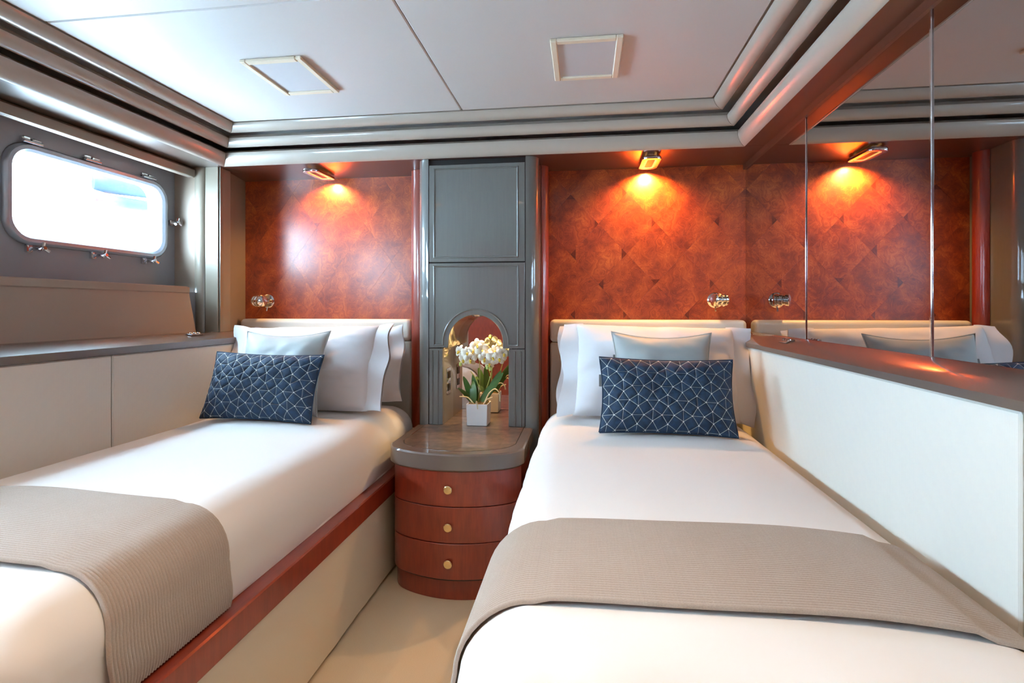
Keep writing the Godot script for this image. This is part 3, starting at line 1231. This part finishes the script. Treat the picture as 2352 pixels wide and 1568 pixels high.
# ------------------------------------------------------------------ berths
func build_beds() -> void:
	var wob := noise(90, 2.2, 3)
	var creases := noise(91, 9.0, 3)
	# berth under the porthole
	var o := thing("bed", "berth under the porthole with mahogany rail and cream upholstered base", "bed", "twin berths")
	var mb := MB.new()
	mb.rbox(Vector3((PANEL_L - 0.805) / 2.0, 0.178, -1.605), Vector3((-0.805 - PANEL_L) / 2.0 - 0.001, 0.166, 0.985), 0.012, 3, Vector3i(2, 12, 60), func(p: Vector3, n: Vector3):
		return p + n * creases.get_noise_3d(p.x * 0.3, p.y * 0.5, p.z * 1.1) * 0.003)
	part(mb, "base", M.base_cloth, o, 60.0)
	mb = MB.new()
	mb.span(Vector3(-0.845, 0.346, -2.60), Vector3(-0.79, 0.42, -0.60), 0.004)
	mb.span(Vector3(PANEL_L + 0.001, 0.346, -0.655), Vector3(-0.845, 0.42, -0.60), 0.004)
	part(mb, "rail", M.mahogany, o, 30.0)
	mb = MB.new()
	mb.span(Vector3(PANEL_L + 0.001, 0.346, -2.60), Vector3(-0.846, 0.40, -0.656))
	part(mb, "slat_base", M.black, o)
	# berth under the mirror
	o = thing("bed", "berth under the mirror with its cream base set back below the sheet", "bed", "twin berths")
	mb = MB.new()
	mb.rbox(Vector3((PANEL_R - 0.115) / 2.0, 0.163, -1.605), Vector3((PANEL_R + 0.115) / 2.0 - 0.001, 0.161, 0.985), 0.012, 3, Vector3i(2, 12, 40))
	part(mb, "base", M.base_cloth, o, 60.0)
	mb = MB.new()
	mb.span(Vector3(-0.13, 0.326, -2.60), Vector3(PANEL_R - 0.001, 0.385, -0.61), 0.004)
	part(mb, "rail", M.mahogany, o, 30.0)

	for s in [0, 1]:
		var x0: float = PANEL_L + 0.003 if s == 0 else -0.185
		var x1: float = -0.836 if s == 0 else PANEL_R - 0.003
		var y0: float = 0.421 if s == 0 else 0.387
		var y1 := 0.640
		var z0 := -2.60
		var z1: float = -0.645 if s == 0 else -0.635
		var c := Vector3((x0 + x1) / 2, (y0 + y1) / 2, (z0 + z1) / 2)
		var h := Vector3((x1 - x0) / 2, (y1 - y0) / 2, (z1 - z0) / 2)
		var t := thing("mattress", "mattress in a smooth white sheet on the " + ["porthole", "mirror"][s] + " side berth", "mattress", "sheeted mattresses")
		mb = MB.new()
		var inner: float = 1.0 if s == 0 else -1.0
		mb.rbox(c, h, 0.105, 8, Vector3i(26, 2, 60), func(p: Vector3, n: Vector3):
			var u := (p - c) / h
			var q := p
			if n.y < 0.0 and absf(p.x - c.x) > h.x - 0.105:
				q.x = c.x + signf(p.x - c.x) * h.x
			if n.y > 0.0:
				q.y += 0.022 * (1.0 - u.x * u.x) * (1.0 - pow(absf(u.z), 6.0)) * n.y
				q.y += 0.004 * wob.get_noise_2d(p.x, p.z * 0.6) * n.y
			var side := clampf(u.x * inner, 0, 1)
			if n.x * inner > 0.2:
				q.x += inner * (0.012 * (1.0 - u.y * u.y) + 0.010 * wob.get_noise_2d(p.z * 2.0, p.y)) * (1.0 if s == 1 else 0.6)
			# hospital corner at the foot
			if u.z > 0.80 and n.x * inner > -0.05:
				q += n * 0.010 * (u.z - 0.80) / 0.2 * creases.get_noise_3d(p.x * 0.5 + p.y * 0.6, p.y * 1.2, p.z * 0.4)
			return q)
		part(mb, "sheet", M.linen, t, 70.0)
		# corner fold of the sheet
		mb = MB.new()
		var fx: float = x1 - 0.075 if s == 0 else x0 + 0.075
		var fold := []
		for k in 9:
			var a := k / 8.0
			fold.append(Vector3(fx + inner * 0.062 * sin(a * 1.5), y1 - 0.02 - a * (y1 - y0 - 0.03), z1 - 0.030 + 0.022 * sin(a * PI * 0.5)))
		var rad := []
		for k in 9:
			rad.append(0.004 + 0.007 * sin(PI * k / 8.0))
		mb.tube(fold, rad, 8)
		part(mb, "corner_fold", M.linen, t, 60.0)

	# throws
	for s in [0, 1]:
		var inner: float = 1.0 if s == 0 else -1.0
		var x0: float = PANEL_L + 0.003 if s == 0 else -0.185
		var x1: float = -0.836 if s == 0 else PANEL_R - 0.003
		var cx := (x0 + x1) / 2
		var hw := (x1 - x0) / 2
		var path := []       # from the lining over the top to the aisle and down
		var r := 0.105
		var y1 := 0.640
		var g := 0.006
		var add := func(x: float, y: float): path.append(Vector2(cx + inner * x, y))
		for k in 7:
			var a := PI * 0.5 * (1.0 - k / 6.0)
			add.call(-hw + r - (r + g * 0.4) * sin(a), y1 - r + (r + g) * cos(a))
		for k in range(1, 24):
			var u := -1.0 + 2.0 * k / 24.0
			var x := u * (hw - r)
			add.call(x, y1 + g + 0.022 * (1.0 - pow(x / hw, 2.0)))
		for k in 11:
			var a := PI * 0.5 * k / 10.0
			var bulge: float = 0.010 if s == 1 else 0.004
			add.call(hw - r + (r + g + bulge * sin(a)) * sin(a), y1 - r + (r + g) * cos(a) + 0.004 * cos(a))
		var low: float = 0.427 if s == 0 else 0.20
		var ytop := y1 - r
		for k in range(1, 15):
			var y := lerpf(ytop, low, k / 14.0)
			var bow: float = 0.006 * sin(PI * k / 14.0) + (0.014 if s == 1 else 0.006)
			add.call(hw + g + bow, y)
		var z0: float = -1.158
		var z1: float = -0.838
		var t := thing("throw_blanket", "taupe ribbed throw across the foot of the " + ["porthole", "mirror"][s] + " side berth", "blanket", "ribbed throws")
		mb = MB.new()
		var ribs := 44
		var len_ := path.size() - 1
		var wavez := func(i: int) -> float: return 0.006 * sin(i * 0.33 + s) + (0.018 * (i - 20) / 35.0 * (1.0 if s == 0 else 0.0))
		var make := func(offset: float, top: bool):
			return func(u: float, v: float):
				var i := int(round(u * len_))
				var p: Vector2 = path[i]
				var a: Vector2 = path[maxi(i - 1, 0)]
				var b: Vector2 = path[mini(i + 1, len_)]
				var d := (b - a).normalized()
				var n := Vector2(-d.y, d.x)
				if (n.y < 0.0 and absf(n.y) > 0.02) or (absf(n.y) <= 0.02 and n.x * inner < 0.0):
					n = -n
				if n.x * inner < 0.0 and i > len_ * 0.6:
					n = -n
				var w := offset
				if top:
					w += 0.0036 * pow(absf(sin(v * ribs * PI)), 0.8)
				w *= 1.0
				var q := p + n * w
				return Vector3(q.x, q.y, lerpf(z0, z1, v) + wavez.call(i))
		mb.begin()
		mb.sheet(len_, ribs * 5, make.call(0.005, true))
		var up := (mb.v[1] - mb.v[0]).cross(mb.v[2] - mb.v[0])
		var first_n: int = mb.v.size()
		# orient by a triangle on the top of the bed
		var mid: int = (len_ / 2) * ribs * 5 * 6 + 600
		up = (mb.v[mid + 1] - mb.v[mid]).cross(mb.v[mid + 2] - mb.v[mid])
		if up.y < 0.0:
			mb.flip()
		var low_f: Callable = make.call(0.0005, false)
		var top_f: Callable = make.call(0.005, true)
		mb.start = mb.v.size()
		for v in [0.0, 1.0]:
			for i in len_:
				var u0 := float(i) / len_
				var u1 := float(i + 1) / len_
				var a: Vector3 = top_f.call(u0, v)
				var b: Vector3 = top_f.call(u1, v)
				var c: Vector3 = low_f.call(u1, v)
				var d: Vector3 = low_f.call(u0, v)
				mb.out_quad(a, b, c, d, (a + b) * 0.5 + Vector3(0, 0, 0.1 if v == 0.0 else -0.1))
		part(mb, "ribbed_cloth", M.throw, t, 60.0)

	# headboards
	for s in [0, 1]:
		var x0: float = -1.845 if s == 0 else -0.170
		var x1: float = -0.888 if s == 0 else 0.766
		var t := thing("headboard", "cream leather headboard behind the pillows of the " + ["porthole", "mirror"][s] + " side berth", "headboard", "padded headboards")
		mb = MB.new()
		mb.rbox(Vector3((x0 + x1) / 2, 1.008, -2.698), Vector3((x1 - x0) / 2, 0.056, 0.045), 0.022, 4, Vector3i(8, 2, 2))
		part(mb, "top_roll", M.leather, t, 60.0)
		mb = MB.new()
		var lo: float = -1.688 if s == 0 else x0
		var hi: float = x1 if s == 0 else PANEL_R - 0.002
		mb.rbox(Vector3((lo + hi) / 2, 0.70, -2.704), Vector3((hi - lo) / 2, 0.2505, 0.035), 0.012, 3, Vector3i(6, 4, 1))
		part(mb, "lower_pad", M.leather, t, 60.0)


# ------------------------------------------------------------------ pillows
func pillow_mesh(w: float, h: float, th: float, pinch: float, nu: int, nv: int, s: int, flange := 0.0, quilt := false) -> Array:
	var nz := noise(s, 3.0, 3)
	var nz2 := noise(s + 5, 11.0, 2)
	var make := func(side: float):
		return func(u: float, v: float):
			var a := u * 2.0 - 1.0
			var b := v * 2.0 - 1.0
			var x := a * w * 0.5 * (1.0 - pinch * (1.0 - b * b))
			var y := b * h * 0.5 * (1.0 - pinch * 1.2 * (1.0 - a * a))
			var edge := pow(maxf(0.0, 1.0 - pow(absf(a), 3.2)), 0.55) * pow(maxf(0.0, 1.0 - pow(absf(b), 2.6)), 0.55)
			var z := th * 0.5 * edge
			z += th * 0.10 * nz.get_noise_2d(x * 1.2, y * 1.6) * sqrt(edge)
			z += th * 0.035 * nz2.get_noise_2d(x * 0.7, y * 1.3) * edge
			if quilt:
				var gx := clampi(int(u * 225.0), 0, 224)
				var gy := clampi(int((1.0 - v) * 130.0), 0, 129)
				z += 0.0075 * (1.0 - exp(-seam_gap[gy * 225 + gx] / 0.13)) * sqrt(edge)
			return Vector3(x, y, side * maxf(z, 0.0))
	var front := MB.new()
	front.sheet(nu, nv, make.call(1.0))
	var back := MB.new()
	back.begin()
	back.sheet(nu / 2, nv / 2, make.call(-1.0))
	back.flip()
	return [front, back]


func pillow(called: String, label: String, category: String, group: String, at: Vector3, size: Vector3, tilt: float, yaw: float, roll: float, kind: int, s: int) -> void:
	var o := thing(called, label, category, group, at)
	o.rotation_degrees = Vector3(-tilt, yaw, roll)
	o.rotation_order = EULER_ORDER_YXZ
	var face: Material = [M.pillow_cotton, M.grey_satin, M.blue_quilt][kind]
	var rear: Material = [M.pillow_cotton, M.grey_satin, M.blue_velvet][kind]
	var pinch: float = [0.02, 0.12, 0.055][kind]
	var m := pillow_mesh(size.x, size.y, size.z, pinch, 64 if kind < 2 else 190, 40 if kind < 2 else 110, s, 0.0, kind == 2)
	if kind == 2:
		for k in m[0].uv.size():
			m[0].uv[k] = Vector2(m[0].uv[k].x, 1.0 - m[0].uv[k].y)
	part(m[0], "front_cover", face, o, 80.0)
	part(m[1], "back_cover", rear, o, 80.0)
	var mb := MB.new()
	if kind == 0:
		# open housewife ends of the pillow case
		for e in [-1.0, 1.0]:
			mb = MB.new()
			mb.begin()
			for side in [1.0, -1.0]:
				var f := func(u: float, v: float):
					var b := v * 2.0 - 1.0
					var x: float = e * (size.x * 0.5 * (1.0 - pinch * (1.0 - b * b)) - 0.035 + u * 0.095)
					var y := b * size.y * (0.5 + 0.012 * u) * (1.0 - 0.02 * (1 - u)) + 0.006 * sin(u * 3.0 + s)
					var z: float = side * (0.003 + 0.030 * (1.0 - u * 0.75) * pow(1.0 - b * b, 0.6))
					z += u * 0.014 * sin(b * 7.0 + s * 1.7 + e)
					x += e * u * 0.010 * sin(b * 5.0 + s + e * 2.0)
					return Vector3(x, y, z)
				mb.start = mb.v.size()
				mb.sheet(8, 26, f)
				if side * e < 0.0:
					mb.flip()
			part(mb, "case_end", M.pillow_cotton, o, 70.0)
	else:
		var loop := []
		for q in 4:
			for k in 16:
				var t := -1.0 + 2.0 * k / 16.0
				var a: float = [t, 1.0, -t, -1.0][q]
				var b: float = [-1.0, t, 1.0, -t][q]
				loop.append(Vector3(a * size.x * 0.5 * (1.0 - pinch * (1.0 - b * b)), b * size.y * 0.5 * (1.0 - pinch * 1.2 * (1.0 - a * a)), 0))
		loop.append(loop[0])
		var rad := []
		for k in loop.size():
			rad.append(0.0035)
		mb.tube(loop, rad, 6)
		part(mb, "piping", rear, o, 60.0)
		if at.x > 0.0:
			mb = MB.new()
			mb.box(Vector3(-size.x * 0.5 * (1.0 - pinch * 0.8) - 0.004, size.y * 0.18, 0.0), Vector3(0.016, 0.045, 0.002), 0.0008)
			part(mb, "tag", M.tag, o, 30.0, "small grey sewn tag")


func build_pillows() -> void:
	pillow("pillow", "white pillow resting on the headboard, back one of the porthole berth pair", "pillow", "white bed pillows", Vector3(-1.292, 0.842, -2.535), Vector3(0.69, 0.37, 0.17), 14.0, 0, 0.8, 0, 11)
	pillow("pillow", "white pillow behind the pale grey cushion on the porthole berth", "pillow", "white bed pillows", Vector3(-1.288, 0.845, -2.330), Vector3(0.69, 0.41, 0.20), 24.0, -2.0, 1.4, 0, 12)
	pillow("pillow", "white pillow resting on the headboard, back one of the mirror berth pair", "pillow", "white bed pillows", Vector3(0.272, 0.842, -2.535), Vector3(0.67, 0.37, 0.17), 12.0, 0, -1.0, 0, 13)
	pillow("pillow", "white pillow behind the pale grey cushion on the mirror berth", "pillow", "white bed pillows", Vector3(0.296, 0.852, -2.335), Vector3(0.68, 0.41, 0.20), 22.0, 1.0, -1.6, 0, 14)
	pillow("cushion", "pale grey satin cushion behind the navy one on the porthole berth", "cushion", "pale grey cushions", Vector3(-1.308, 0.842, -2.165), Vector3(0.395, 0.375, 0.13), 20.0, 0.0, 0.5, 1, 15)
	pillow("cushion", "pale grey satin cushion behind the navy one on the mirror berth", "cushion", "pale grey cushions", Vector3(0.305, 0.846, -2.165), Vector3(0.395, 0.375, 0.13), 19.0, 0.0, -0.6, 1, 16)
	pillow("cushion", "navy quilted velvet cushion with silver stitched lattice on the porthole berth", "cushion", "navy stitched cushions", Vector3(-1.312, 0.799, -2.035), Vector3(0.490, 0.280, 0.115), 20.0, -1.0, -1.0, 2, 17)
	pillow("cushion", "navy quilted velvet cushion with silver stitched lattice on the mirror berth", "cushion", "navy stitched cushions", Vector3(0.298, 0.799, -2.012), Vector3(0.485, 0.280, 0.115), 18.0, 1.0, -0.8, 2, 18)


# ------------------------------------------------------------------ lights
func spot(parent: Node3D, at: Vector3, towards: Vector3, color: Color, energy: float, angle: float, size: float, soft := 0.6) -> SpotLight3D:
	var l := SpotLight3D.new()
	l.name = "lamp_beam"
	l.light_color = color
	l.light_energy = energy
	l.spot_angle = angle
	l.spot_angle_attenuation = soft
	l.spot_range = 8.0
	l.spot_attenuation = 2.0
	l.light_size = size
	l.shadow_enabled = true
	parent.add_child(l)
	l.position = at
	l.basis = Basis.looking_at(towards.normalized(), Vector3.RIGHT if absf(towards.normalized().y) > 0.9 else Vector3.UP)
	return l


func build_lights() -> void:
	# slim chrome lights under the soffit
	for e in [[-1.356, 0.0, "slim chrome reading light on the soffit over the porthole berth", 0.65], [0.307, 0.0, "slim chrome reading light on the soffit over the mirror berth", 1.05]]:
		var o := thing("reading_light", e[2], "reading light", "chrome soffit reading lights", Vector3(e[0], 1.826, -2.592))
		o.rotation_degrees = Vector3(0, e[1], 0)
		var mb := MB.new()
		var ring := round_rect(0, 0, 0.042, 0.105, 0.026, 6)
		var hole := round_rect(0, 0, 0.026, 0.083, 0.016, 6)
		mb.begin()
		var t := Transform3D(Basis(Vector3.RIGHT, deg_to_rad(1.0)), Vector3(0, -0.015, 0))
		var lay := []
		for q in [[hole, -0.008], [hole, 0.006], [ring, 0.006], [MB.inset(ring, -0.002), 0.0], [ring, -0.008], [hole, -0.008]]:
			var l := []
			for p in q[0]:
				l.append(t * Vector3(p.x, q[1], p.y))
			lay.append(l)
		for k in lay.size() - 1:
			for i in ring.size():
				var j := (i + 1) % ring.size()
				mb.quad(lay[k][i], lay[k][j], lay[k + 1][j], lay[k + 1][i])
		mb.close()
		part(mb, "body", M.chrome, o, 40.0)
		# glowing amber frame round a dark plate
		mb = MB.new()
		mb.begin()
		lay = []
		for q in [[round_rect(0, 0, 0.017, 0.072, 0.010, 6), -0.006], [round_rect(0, 0, 0.0255, 0.0825, 0.0155, 6), -0.006], [round_rect(0, 0, 0.0255, 0.0825, 0.0155, 6), 0.002], [round_rect(0, 0, 0.017, 0.072, 0.010, 6), 0.002], [round_rect(0, 0, 0.017, 0.072, 0.010, 6), -0.006]]:
			var l := []
			for p in q[0]:
				l.append(t * Vector3(p.x, q[1], p.y))
			lay.append(l)
		for k in lay.size() - 1:
			for i in ring.size():
				var j := (i + 1) % ring.size()
				mb.quad(lay[k][i], lay[k][j], lay[k + 1][j], lay[k + 1][i])
		mb.close()
		part(mb, "lens", M.lens, o, 30.0, "glowing amber lens frame")
		mb = MB.new()
		var l0 := []
		var l1 := []
		for p in round_rect(0, 0, 0.0168, 0.0718, 0.010, 6):
			l0.append(t * Vector3(p.x, -0.0045, p.y))
			l1.append(t * Vector3(p.x, 0.004, p.y))
		mb.loft([l0, l1])
		part(mb, "inner_plate", M.black, o, 30.0, "dark inner plate")
		mb = MB.new()
		mb.tube([Vector3(0, -0.010, 0.05), Vector3(0, 0.0, 0.05)], [0.012, 0.012], 12)
		part(mb, "stem", M.chrome, o)
		spot(o, t * Vector3(0, -0.014, -0.100), Vector3(0.0, -1.0, -0.30), Color(1.0, 0.74, 0.42), e[3], 74.0, 0.012, 0.75)

	# small swivelling chrome spots on the burl
	for e in [[-1.735, 0.4, "small swivel chrome spotlight on burl veneer over the porthole berth"], [0.640, -0.4, "small swivel chrome spotlight on burl veneer beside the mirror"]]:
		var o := thing("swivel_spotlight", e[2], "wall light", "chrome swivel spotlights", Vector3(e[0], 1.160, BACK_Z))
		o.scale = Vector3.ONE * 1.15
		var mb := MB.new()
		var t := Transform3D(Basis(Vector3.RIGHT, PI / 2), Vector3.ZERO)
		mb.lathe(t, [Vector2(0, 0.0), Vector2(0.033, 0.0), Vector2(0.033, 0.006), Vector2(0.026, 0.011), Vector2(0.012, 0.013), Vector2(0, 0.013)], 24)
		part(mb, "rosette", M.chrome, o, 30.0)
		mb = MB.new()
		mb.tube([Vector3(0, 0, 0.010), Vector3(0, 0, 0.045)], [0.007, 0.007], 12)
		part(mb, "joint", M.chrome, o, 30.0)
		mb = MB.new()
		mb.tube([Vector3(0, -0.026, 0.009), Vector3(0, -0.048, 0.016)], [0.003, 0.004], 8)
		part(mb, "toggle", M.chrome, o, 30.0)
		mb = MB.new()
		var sg: float = 1.0 if e[1] > 0 else -1.0
		var b := Basis(Vector3.BACK, -PI / 2 * sg) * Basis(Vector3.UP, 0.0)
		mb.lathe(Transform3D(Basis(Vector3.UP, -0.5 * sg) * b, Vector3(-0.028 * sg, 0, 0.058)), [Vector2(0, -0.002), Vector2(0.020, -0.002), Vector2(0.027, 0.004), Vector2(0.027, 0.012), Vector2(0.023, 0.014), Vector2(0.023, 0.020), Vector2(0.027, 0.022), Vector2(0.027, 0.032), Vector2(0.022, 0.036), Vector2(0.022, 0.042), Vector2(0.026, 0.044), Vector2(0.026, 0.056), Vector2(0.020, 0.060), Vector2(0, 0.062)], 24)
		part(mb, "barrel", M.chrome, o, 30.0)

	# recessed ceiling downlights over the foot of the cabin; the centre pair is added fill
	var k := 0
	for e in DOWNLIGHTS:
		var o := thing("ceiling_downlight", DOWN_LABELS[k], "ceiling light", "recessed ceiling downlights", Vector3(e.x, CEIL, e.y))
		k += 1
		var mb := MB.new()
		mb.lathe(Transform3D(), [Vector2(0.034, 0.0), Vector2(0.036, -0.006), Vector2(0.050, -0.004), Vector2(0.052, 0.0), Vector2(0.034, 0.0)], 28)
		part(mb, "ring", M.chrome, o)
		mb = MB.new()
		mb.lathe(Transform3D(), [Vector2(0, -0.002), Vector2(0.033, -0.002), Vector2(0.033, 0.0), Vector2(0, 0.0)], 28)
		part(mb, "lens", M.spot_lens, o)
		spot(o, Vector3(0, -0.010, 0), Vector3(0, -1, 0), DOWN_COLOR, DOWN_ENERGY[k - 1], 58.0, 0.035, 1.0)


# ------------------------------------------------------------------ orchid
func build_orchid() -> void:
	rng.seed = 77
	var o := thing("potted_orchid", "white orchid in a square white pot in the lit niche", "plant", "", Vector3(-0.497, 0.572, -2.492))
	var mb := MB.new()
	var ri := []
	for e in [[0.046, 0.0], [0.048, 0.002], [0.0505, 0.100], [0.0495, 0.101], [0.046, 0.100], [0.045, 0.085]]:
		var l := []
		for p in round_rect(0, 0, e[0], e[0], 0.004, 3):
			l.append(Vector3(p.x, e[1], p.y))
		ri.append(l)
	mb.loft(ri)
	part(mb, "pot", M.white_ceramic, o, 30.0)
	mb = MB.new()
	mb.rbox(Vector3(0, 0.090, 0), Vector3(0.044, 0.012, 0.044), 0.009, 3, Vector3i(8, 1, 8), func(p: Vector3, n: Vector3):
		return p + Vector3(0, 0.006 * sin(p.x * 190.0) * cos(p.z * 170.0), 0))
	part(mb, "bark", M.moss, o, 50.0)
	# strap leaves: base, direction, length, width, arch
	for e in [[-0.030, 0.0, -0.25, 0.16, 0.017, 0.1, 1.5], [-0.012, -0.01, -0.10, 0.17, 0.016, -0.05, 1.45], [0.004, 0.0, 0.55, 0.185, 0.019, 0.25, 1.1], [0.016, -0.01, 0.50, 0.205, 0.018, 0.18, 1.2], [0.024, -0.015, 0.42, 0.20, 0.016, 0.1, 1.3], [-0.02, 0.02, -0.05, 0.13, 0.018, -0.3, 1.4], [-0.034, -0.01, -0.5, 0.11, 0.014, 0.5, 1.2]]:
		mb = MB.new()
		var dirx: float = e[2]
		var rings := []
		for i in 13:
			var u := i / 12.0
			var c := Vector3(e[0] + dirx * e[3] * u, 0.095 + e[3] * u * (1.0 - 0.18 * u) * minf(1.0, e[6] * 0.75), e[1] + e[5] * 0.10 * u * u + 0.01 * u)
			var wd: float = e[4] * pow(sin(PI * (0.12 + 0.86 * u)), 0.6)
			var across := Vector3(0.92, -dirx * 0.5, 0.25).normalized()
			var nrm := Vector3(-0.2, 0.1, 1.0).normalized()
			rings.append([c - across * wd, c - nrm * 0.004, c + across * wd, c + nrm * -0.0015])
		mb.loft(rings)
		part(mb, "leaf", M.leaf, o, 70.0)
	# aerial roots
	for pts in [[Vector3(0.03, 0.10, 0.02), Vector3(0.055, 0.150, 0.03), Vector3(0.085, 0.172, 0.035), Vector3(0.105, 0.150, 0.035), Vector3(0.108, 0.115, 0.035)], [Vector3(0.03, 0.10, 0.0), Vector3(0.06, 0.16, 0.0), Vector3(0.10, 0.195, 0.0), Vector3(0.122, 0.185, 0.0), Vector3(0.128, 0.165, 0.0)], [Vector3(-0.02, 0.10, 0.03), Vector3(-0.045, 0.130, 0.04), Vector3(-0.085, 0.134, 0.04)], [Vector3(0.03, 0.10, 0.035), Vector3(0.05, 0.125, 0.045), Vector3(0.075, 0.135, 0.05)], [Vector3(-0.005, 0.10, 0.04), Vector3(0.0, 0.115, 0.052), Vector3(0.006, 0.080, 0.056)]]:
		mb = MB.new()
		var rad := []
		for i in pts.size():
			rad.append(0.0034 - 0.0012 * i / pts.size())
		mb.tube(curve(pts, 4), spread(rad, (pts.size() - 1) * 4 + 1), 7)
		part(mb, "aerial_root", M.root, o, 60.0)
	# flower stems
	for pts in [[Vector3(-0.004, 0.09, 0.0), Vector3(0.006, 0.20, 0.005), Vector3(0.004, 0.30, 0.01), Vector3(-0.02, 0.348, 0.02), Vector3(-0.06, 0.335, 0.03)], [Vector3(0.010, 0.09, -0.005), Vector3(0.055, 0.22, 0.0), Vector3(0.075, 0.30, 0.01), Vector3(0.085, 0.335, 0.02), Vector3(0.11, 0.335, 0.03)], [Vector3(0.008, 0.16, 0.003), Vector3(-0.012, 0.215, 0.012), Vector3(-0.035, 0.25, 0.018)]]:
		mb = MB.new()
		mb.tube(curve(pts, 5), spread([0.0028, 0.0018], (pts.size() - 1) * 5 + 1), 7)
		part(mb, "flower_stem", M.stem, o, 60.0)
	# blossoms
	var petals := MB.new()
	for k in 5:
		var a := TAU * k / 5.0 + PI / 2
		var wide: bool = k == 1 or k == 4
		var wd := 0.0155 if wide else 0.0105
		var ln := 0.031 if wide else 0.030
		var dir := Vector3(cos(a), sin(a), 0)
		var per := Vector3(-sin(a), cos(a), 0)
		petals.begin()
		var rings := []
		for i in 8:
			var u := i / 7.0
			var w := wd * pow(maxf(sin(PI * (0.06 + 0.90 * u)), 0.0), 0.55)
			var c := dir * (0.003 + ln * u) + Vector3(0, 0, 0.012 * sin(u * 2.2) - 0.010 * u * u)
			rings.append([c - per * w + Vector3(0, 0, -0.003), c + Vector3(0, 0, 0.0018), c + per * w + Vector3(0, 0, -0.003), c + Vector3(0, 0, -0.0006)])
		petals.loft(rings)
	var pm := petals.mesh(70.0)
	var lip := MB.new()
	lip.rbox(Vector3(0, -0.004, 0.012), Vector3(0.005, 0.006, 0.007), 0.0045, 3)
	lip.rbox(Vector3(0, -0.011, 0.016), Vector3(0.004, 0.003, 0.005), 0.0025, 3)
	var lm := lip.mesh(60.0)
	for f in [[-0.083, 0.345, 0.03, -30, 5], [-0.043, 0.340, 0.045, -12, 0], [-0.030, 0.312, 0.05, 10, -20], [-0.060, 0.310, 0.04, -25, -15], [0.000, 0.372, 0.03, 5, 15], [-0.018, 0.350, 0.035, -8, 10], [0.024, 0.352, 0.04, 15, 5], [0.040, 0.318, 0.05, -10, -15], [0.060, 0.296, 0.045, 5, -30], [0.082, 0.346, 0.03, 12, 15], [0.104, 0.318, 0.045, 20, -10], [0.120, 0.336, 0.035, 38, 5], [0.078, 0.322, 0.05, 0, -8]]:
		var fl := inst(pm, "blossom", M.petal, o)
		fl.position = Vector3(f[0], f[1], f[2])
		fl.rotation_degrees = Vector3(-f[4], f[3], rng.randf_range(-25, 25))
		fl.scale = Vector3.ONE * rng.randf_range(0.9, 1.12)
		inst(lm, "lip", M.petal_heart, fl)
	for f in [[-0.082, 0.285, 0.03], [0.050, 0.275, 0.05], [0.064, 0.268, 0.045], [-0.008, 0.392, 0.02]]:
		mb = MB.new()
		mb.rbox(Vector3(f[0], f[1], f[2]), Vector3(0.007, 0.011, 0.007), 0.0065, 4)
		part(mb, "bud", M.bud, o, 70.0)


func curve(pts: Array, per: int) -> Array:
	var out := []
	for i in pts.size() - 1:
		for k in per:
			out.append(pts[i].cubic_interpolate(pts[i + 1], pts[maxi(i - 1, 0)], pts[mini(i + 2, pts.size() - 1)], float(k) / per))
	out.append(pts[-1])
	return out


func spread(r: Array, n: int) -> Array:
	var out := []
	for i in n:
		out.append(lerpf(r[0], r[-1], float(i) / (n - 1)))
	return out


const DOWNLIGHTS := [Vector2(-1.19, -0.62), Vector2(0.12, -0.62), Vector2(-0.52, -0.62), Vector2(-0.52, 0.22)]  # last two are unseen lamps, added to light the berth sides
const DOWN_LABELS := ["recessed chrome downlight over the foot of the porthole berth", "recessed chrome downlight over the foot of the mirror berth", "unseen downlight added over the aisle to light the berth sides", "unseen fill downlight added before the mahogany doors"]
const DOWN_COLOR := Color(1.0, 0.86, 0.70)
const DOWN_ENERGY := [0.46, 0.70, 0.58, 0.36]


func _ready() -> void:
	# camera: level, turned a little towards the porthole, lens shifted down
	var cam := Camera3D.new()
	cam.name = "camera"
	cam.projection = Camera3D.PROJECTION_FRUSTUM
	cam.near = 0.05
	cam.far = 60.0
	cam.size = 2.0 * cam.near * 784.0 / 1225.0
	cam.frustum_offset = Vector2(0, -76.0 / 1225.0 * cam.near)
	add_child(cam)
	cam.position = Vector3(0, EYE, 0)
	cam.rotation = Vector3(0, atan(166.0 / 1225.0), 0)
	cam.current = true

	var env := Environment.new()
	env.background_mode = Environment.BG_COLOR
	env.background_color = Color(0.77, 0.905, 1.0)
	env.background_energy_multiplier = 58.0
	env.tonemap_mode = Environment.TONE_MAPPER_LINEAR
	env.tonemap_exposure = 1.12
	env.sdfgi_enabled = true
	env.ssao_enabled = true
	env.ssil_enabled = true
	var we := WorldEnvironment.new()
	we.name = "environment"
	we.environment = env
	add_child(we)

	build_materials()
	find_seam_gaps()
	build_shell()
	build_cornice()
	build_window(1, -2.005)
	build_window(2, -0.55)
	build_window(3, 0.22)
	build_outside()
	build_ledges()
	build_cabinet()
	build_nightstand()
	build_beds()
	build_pillows()
	build_lights()
	build_orchid()
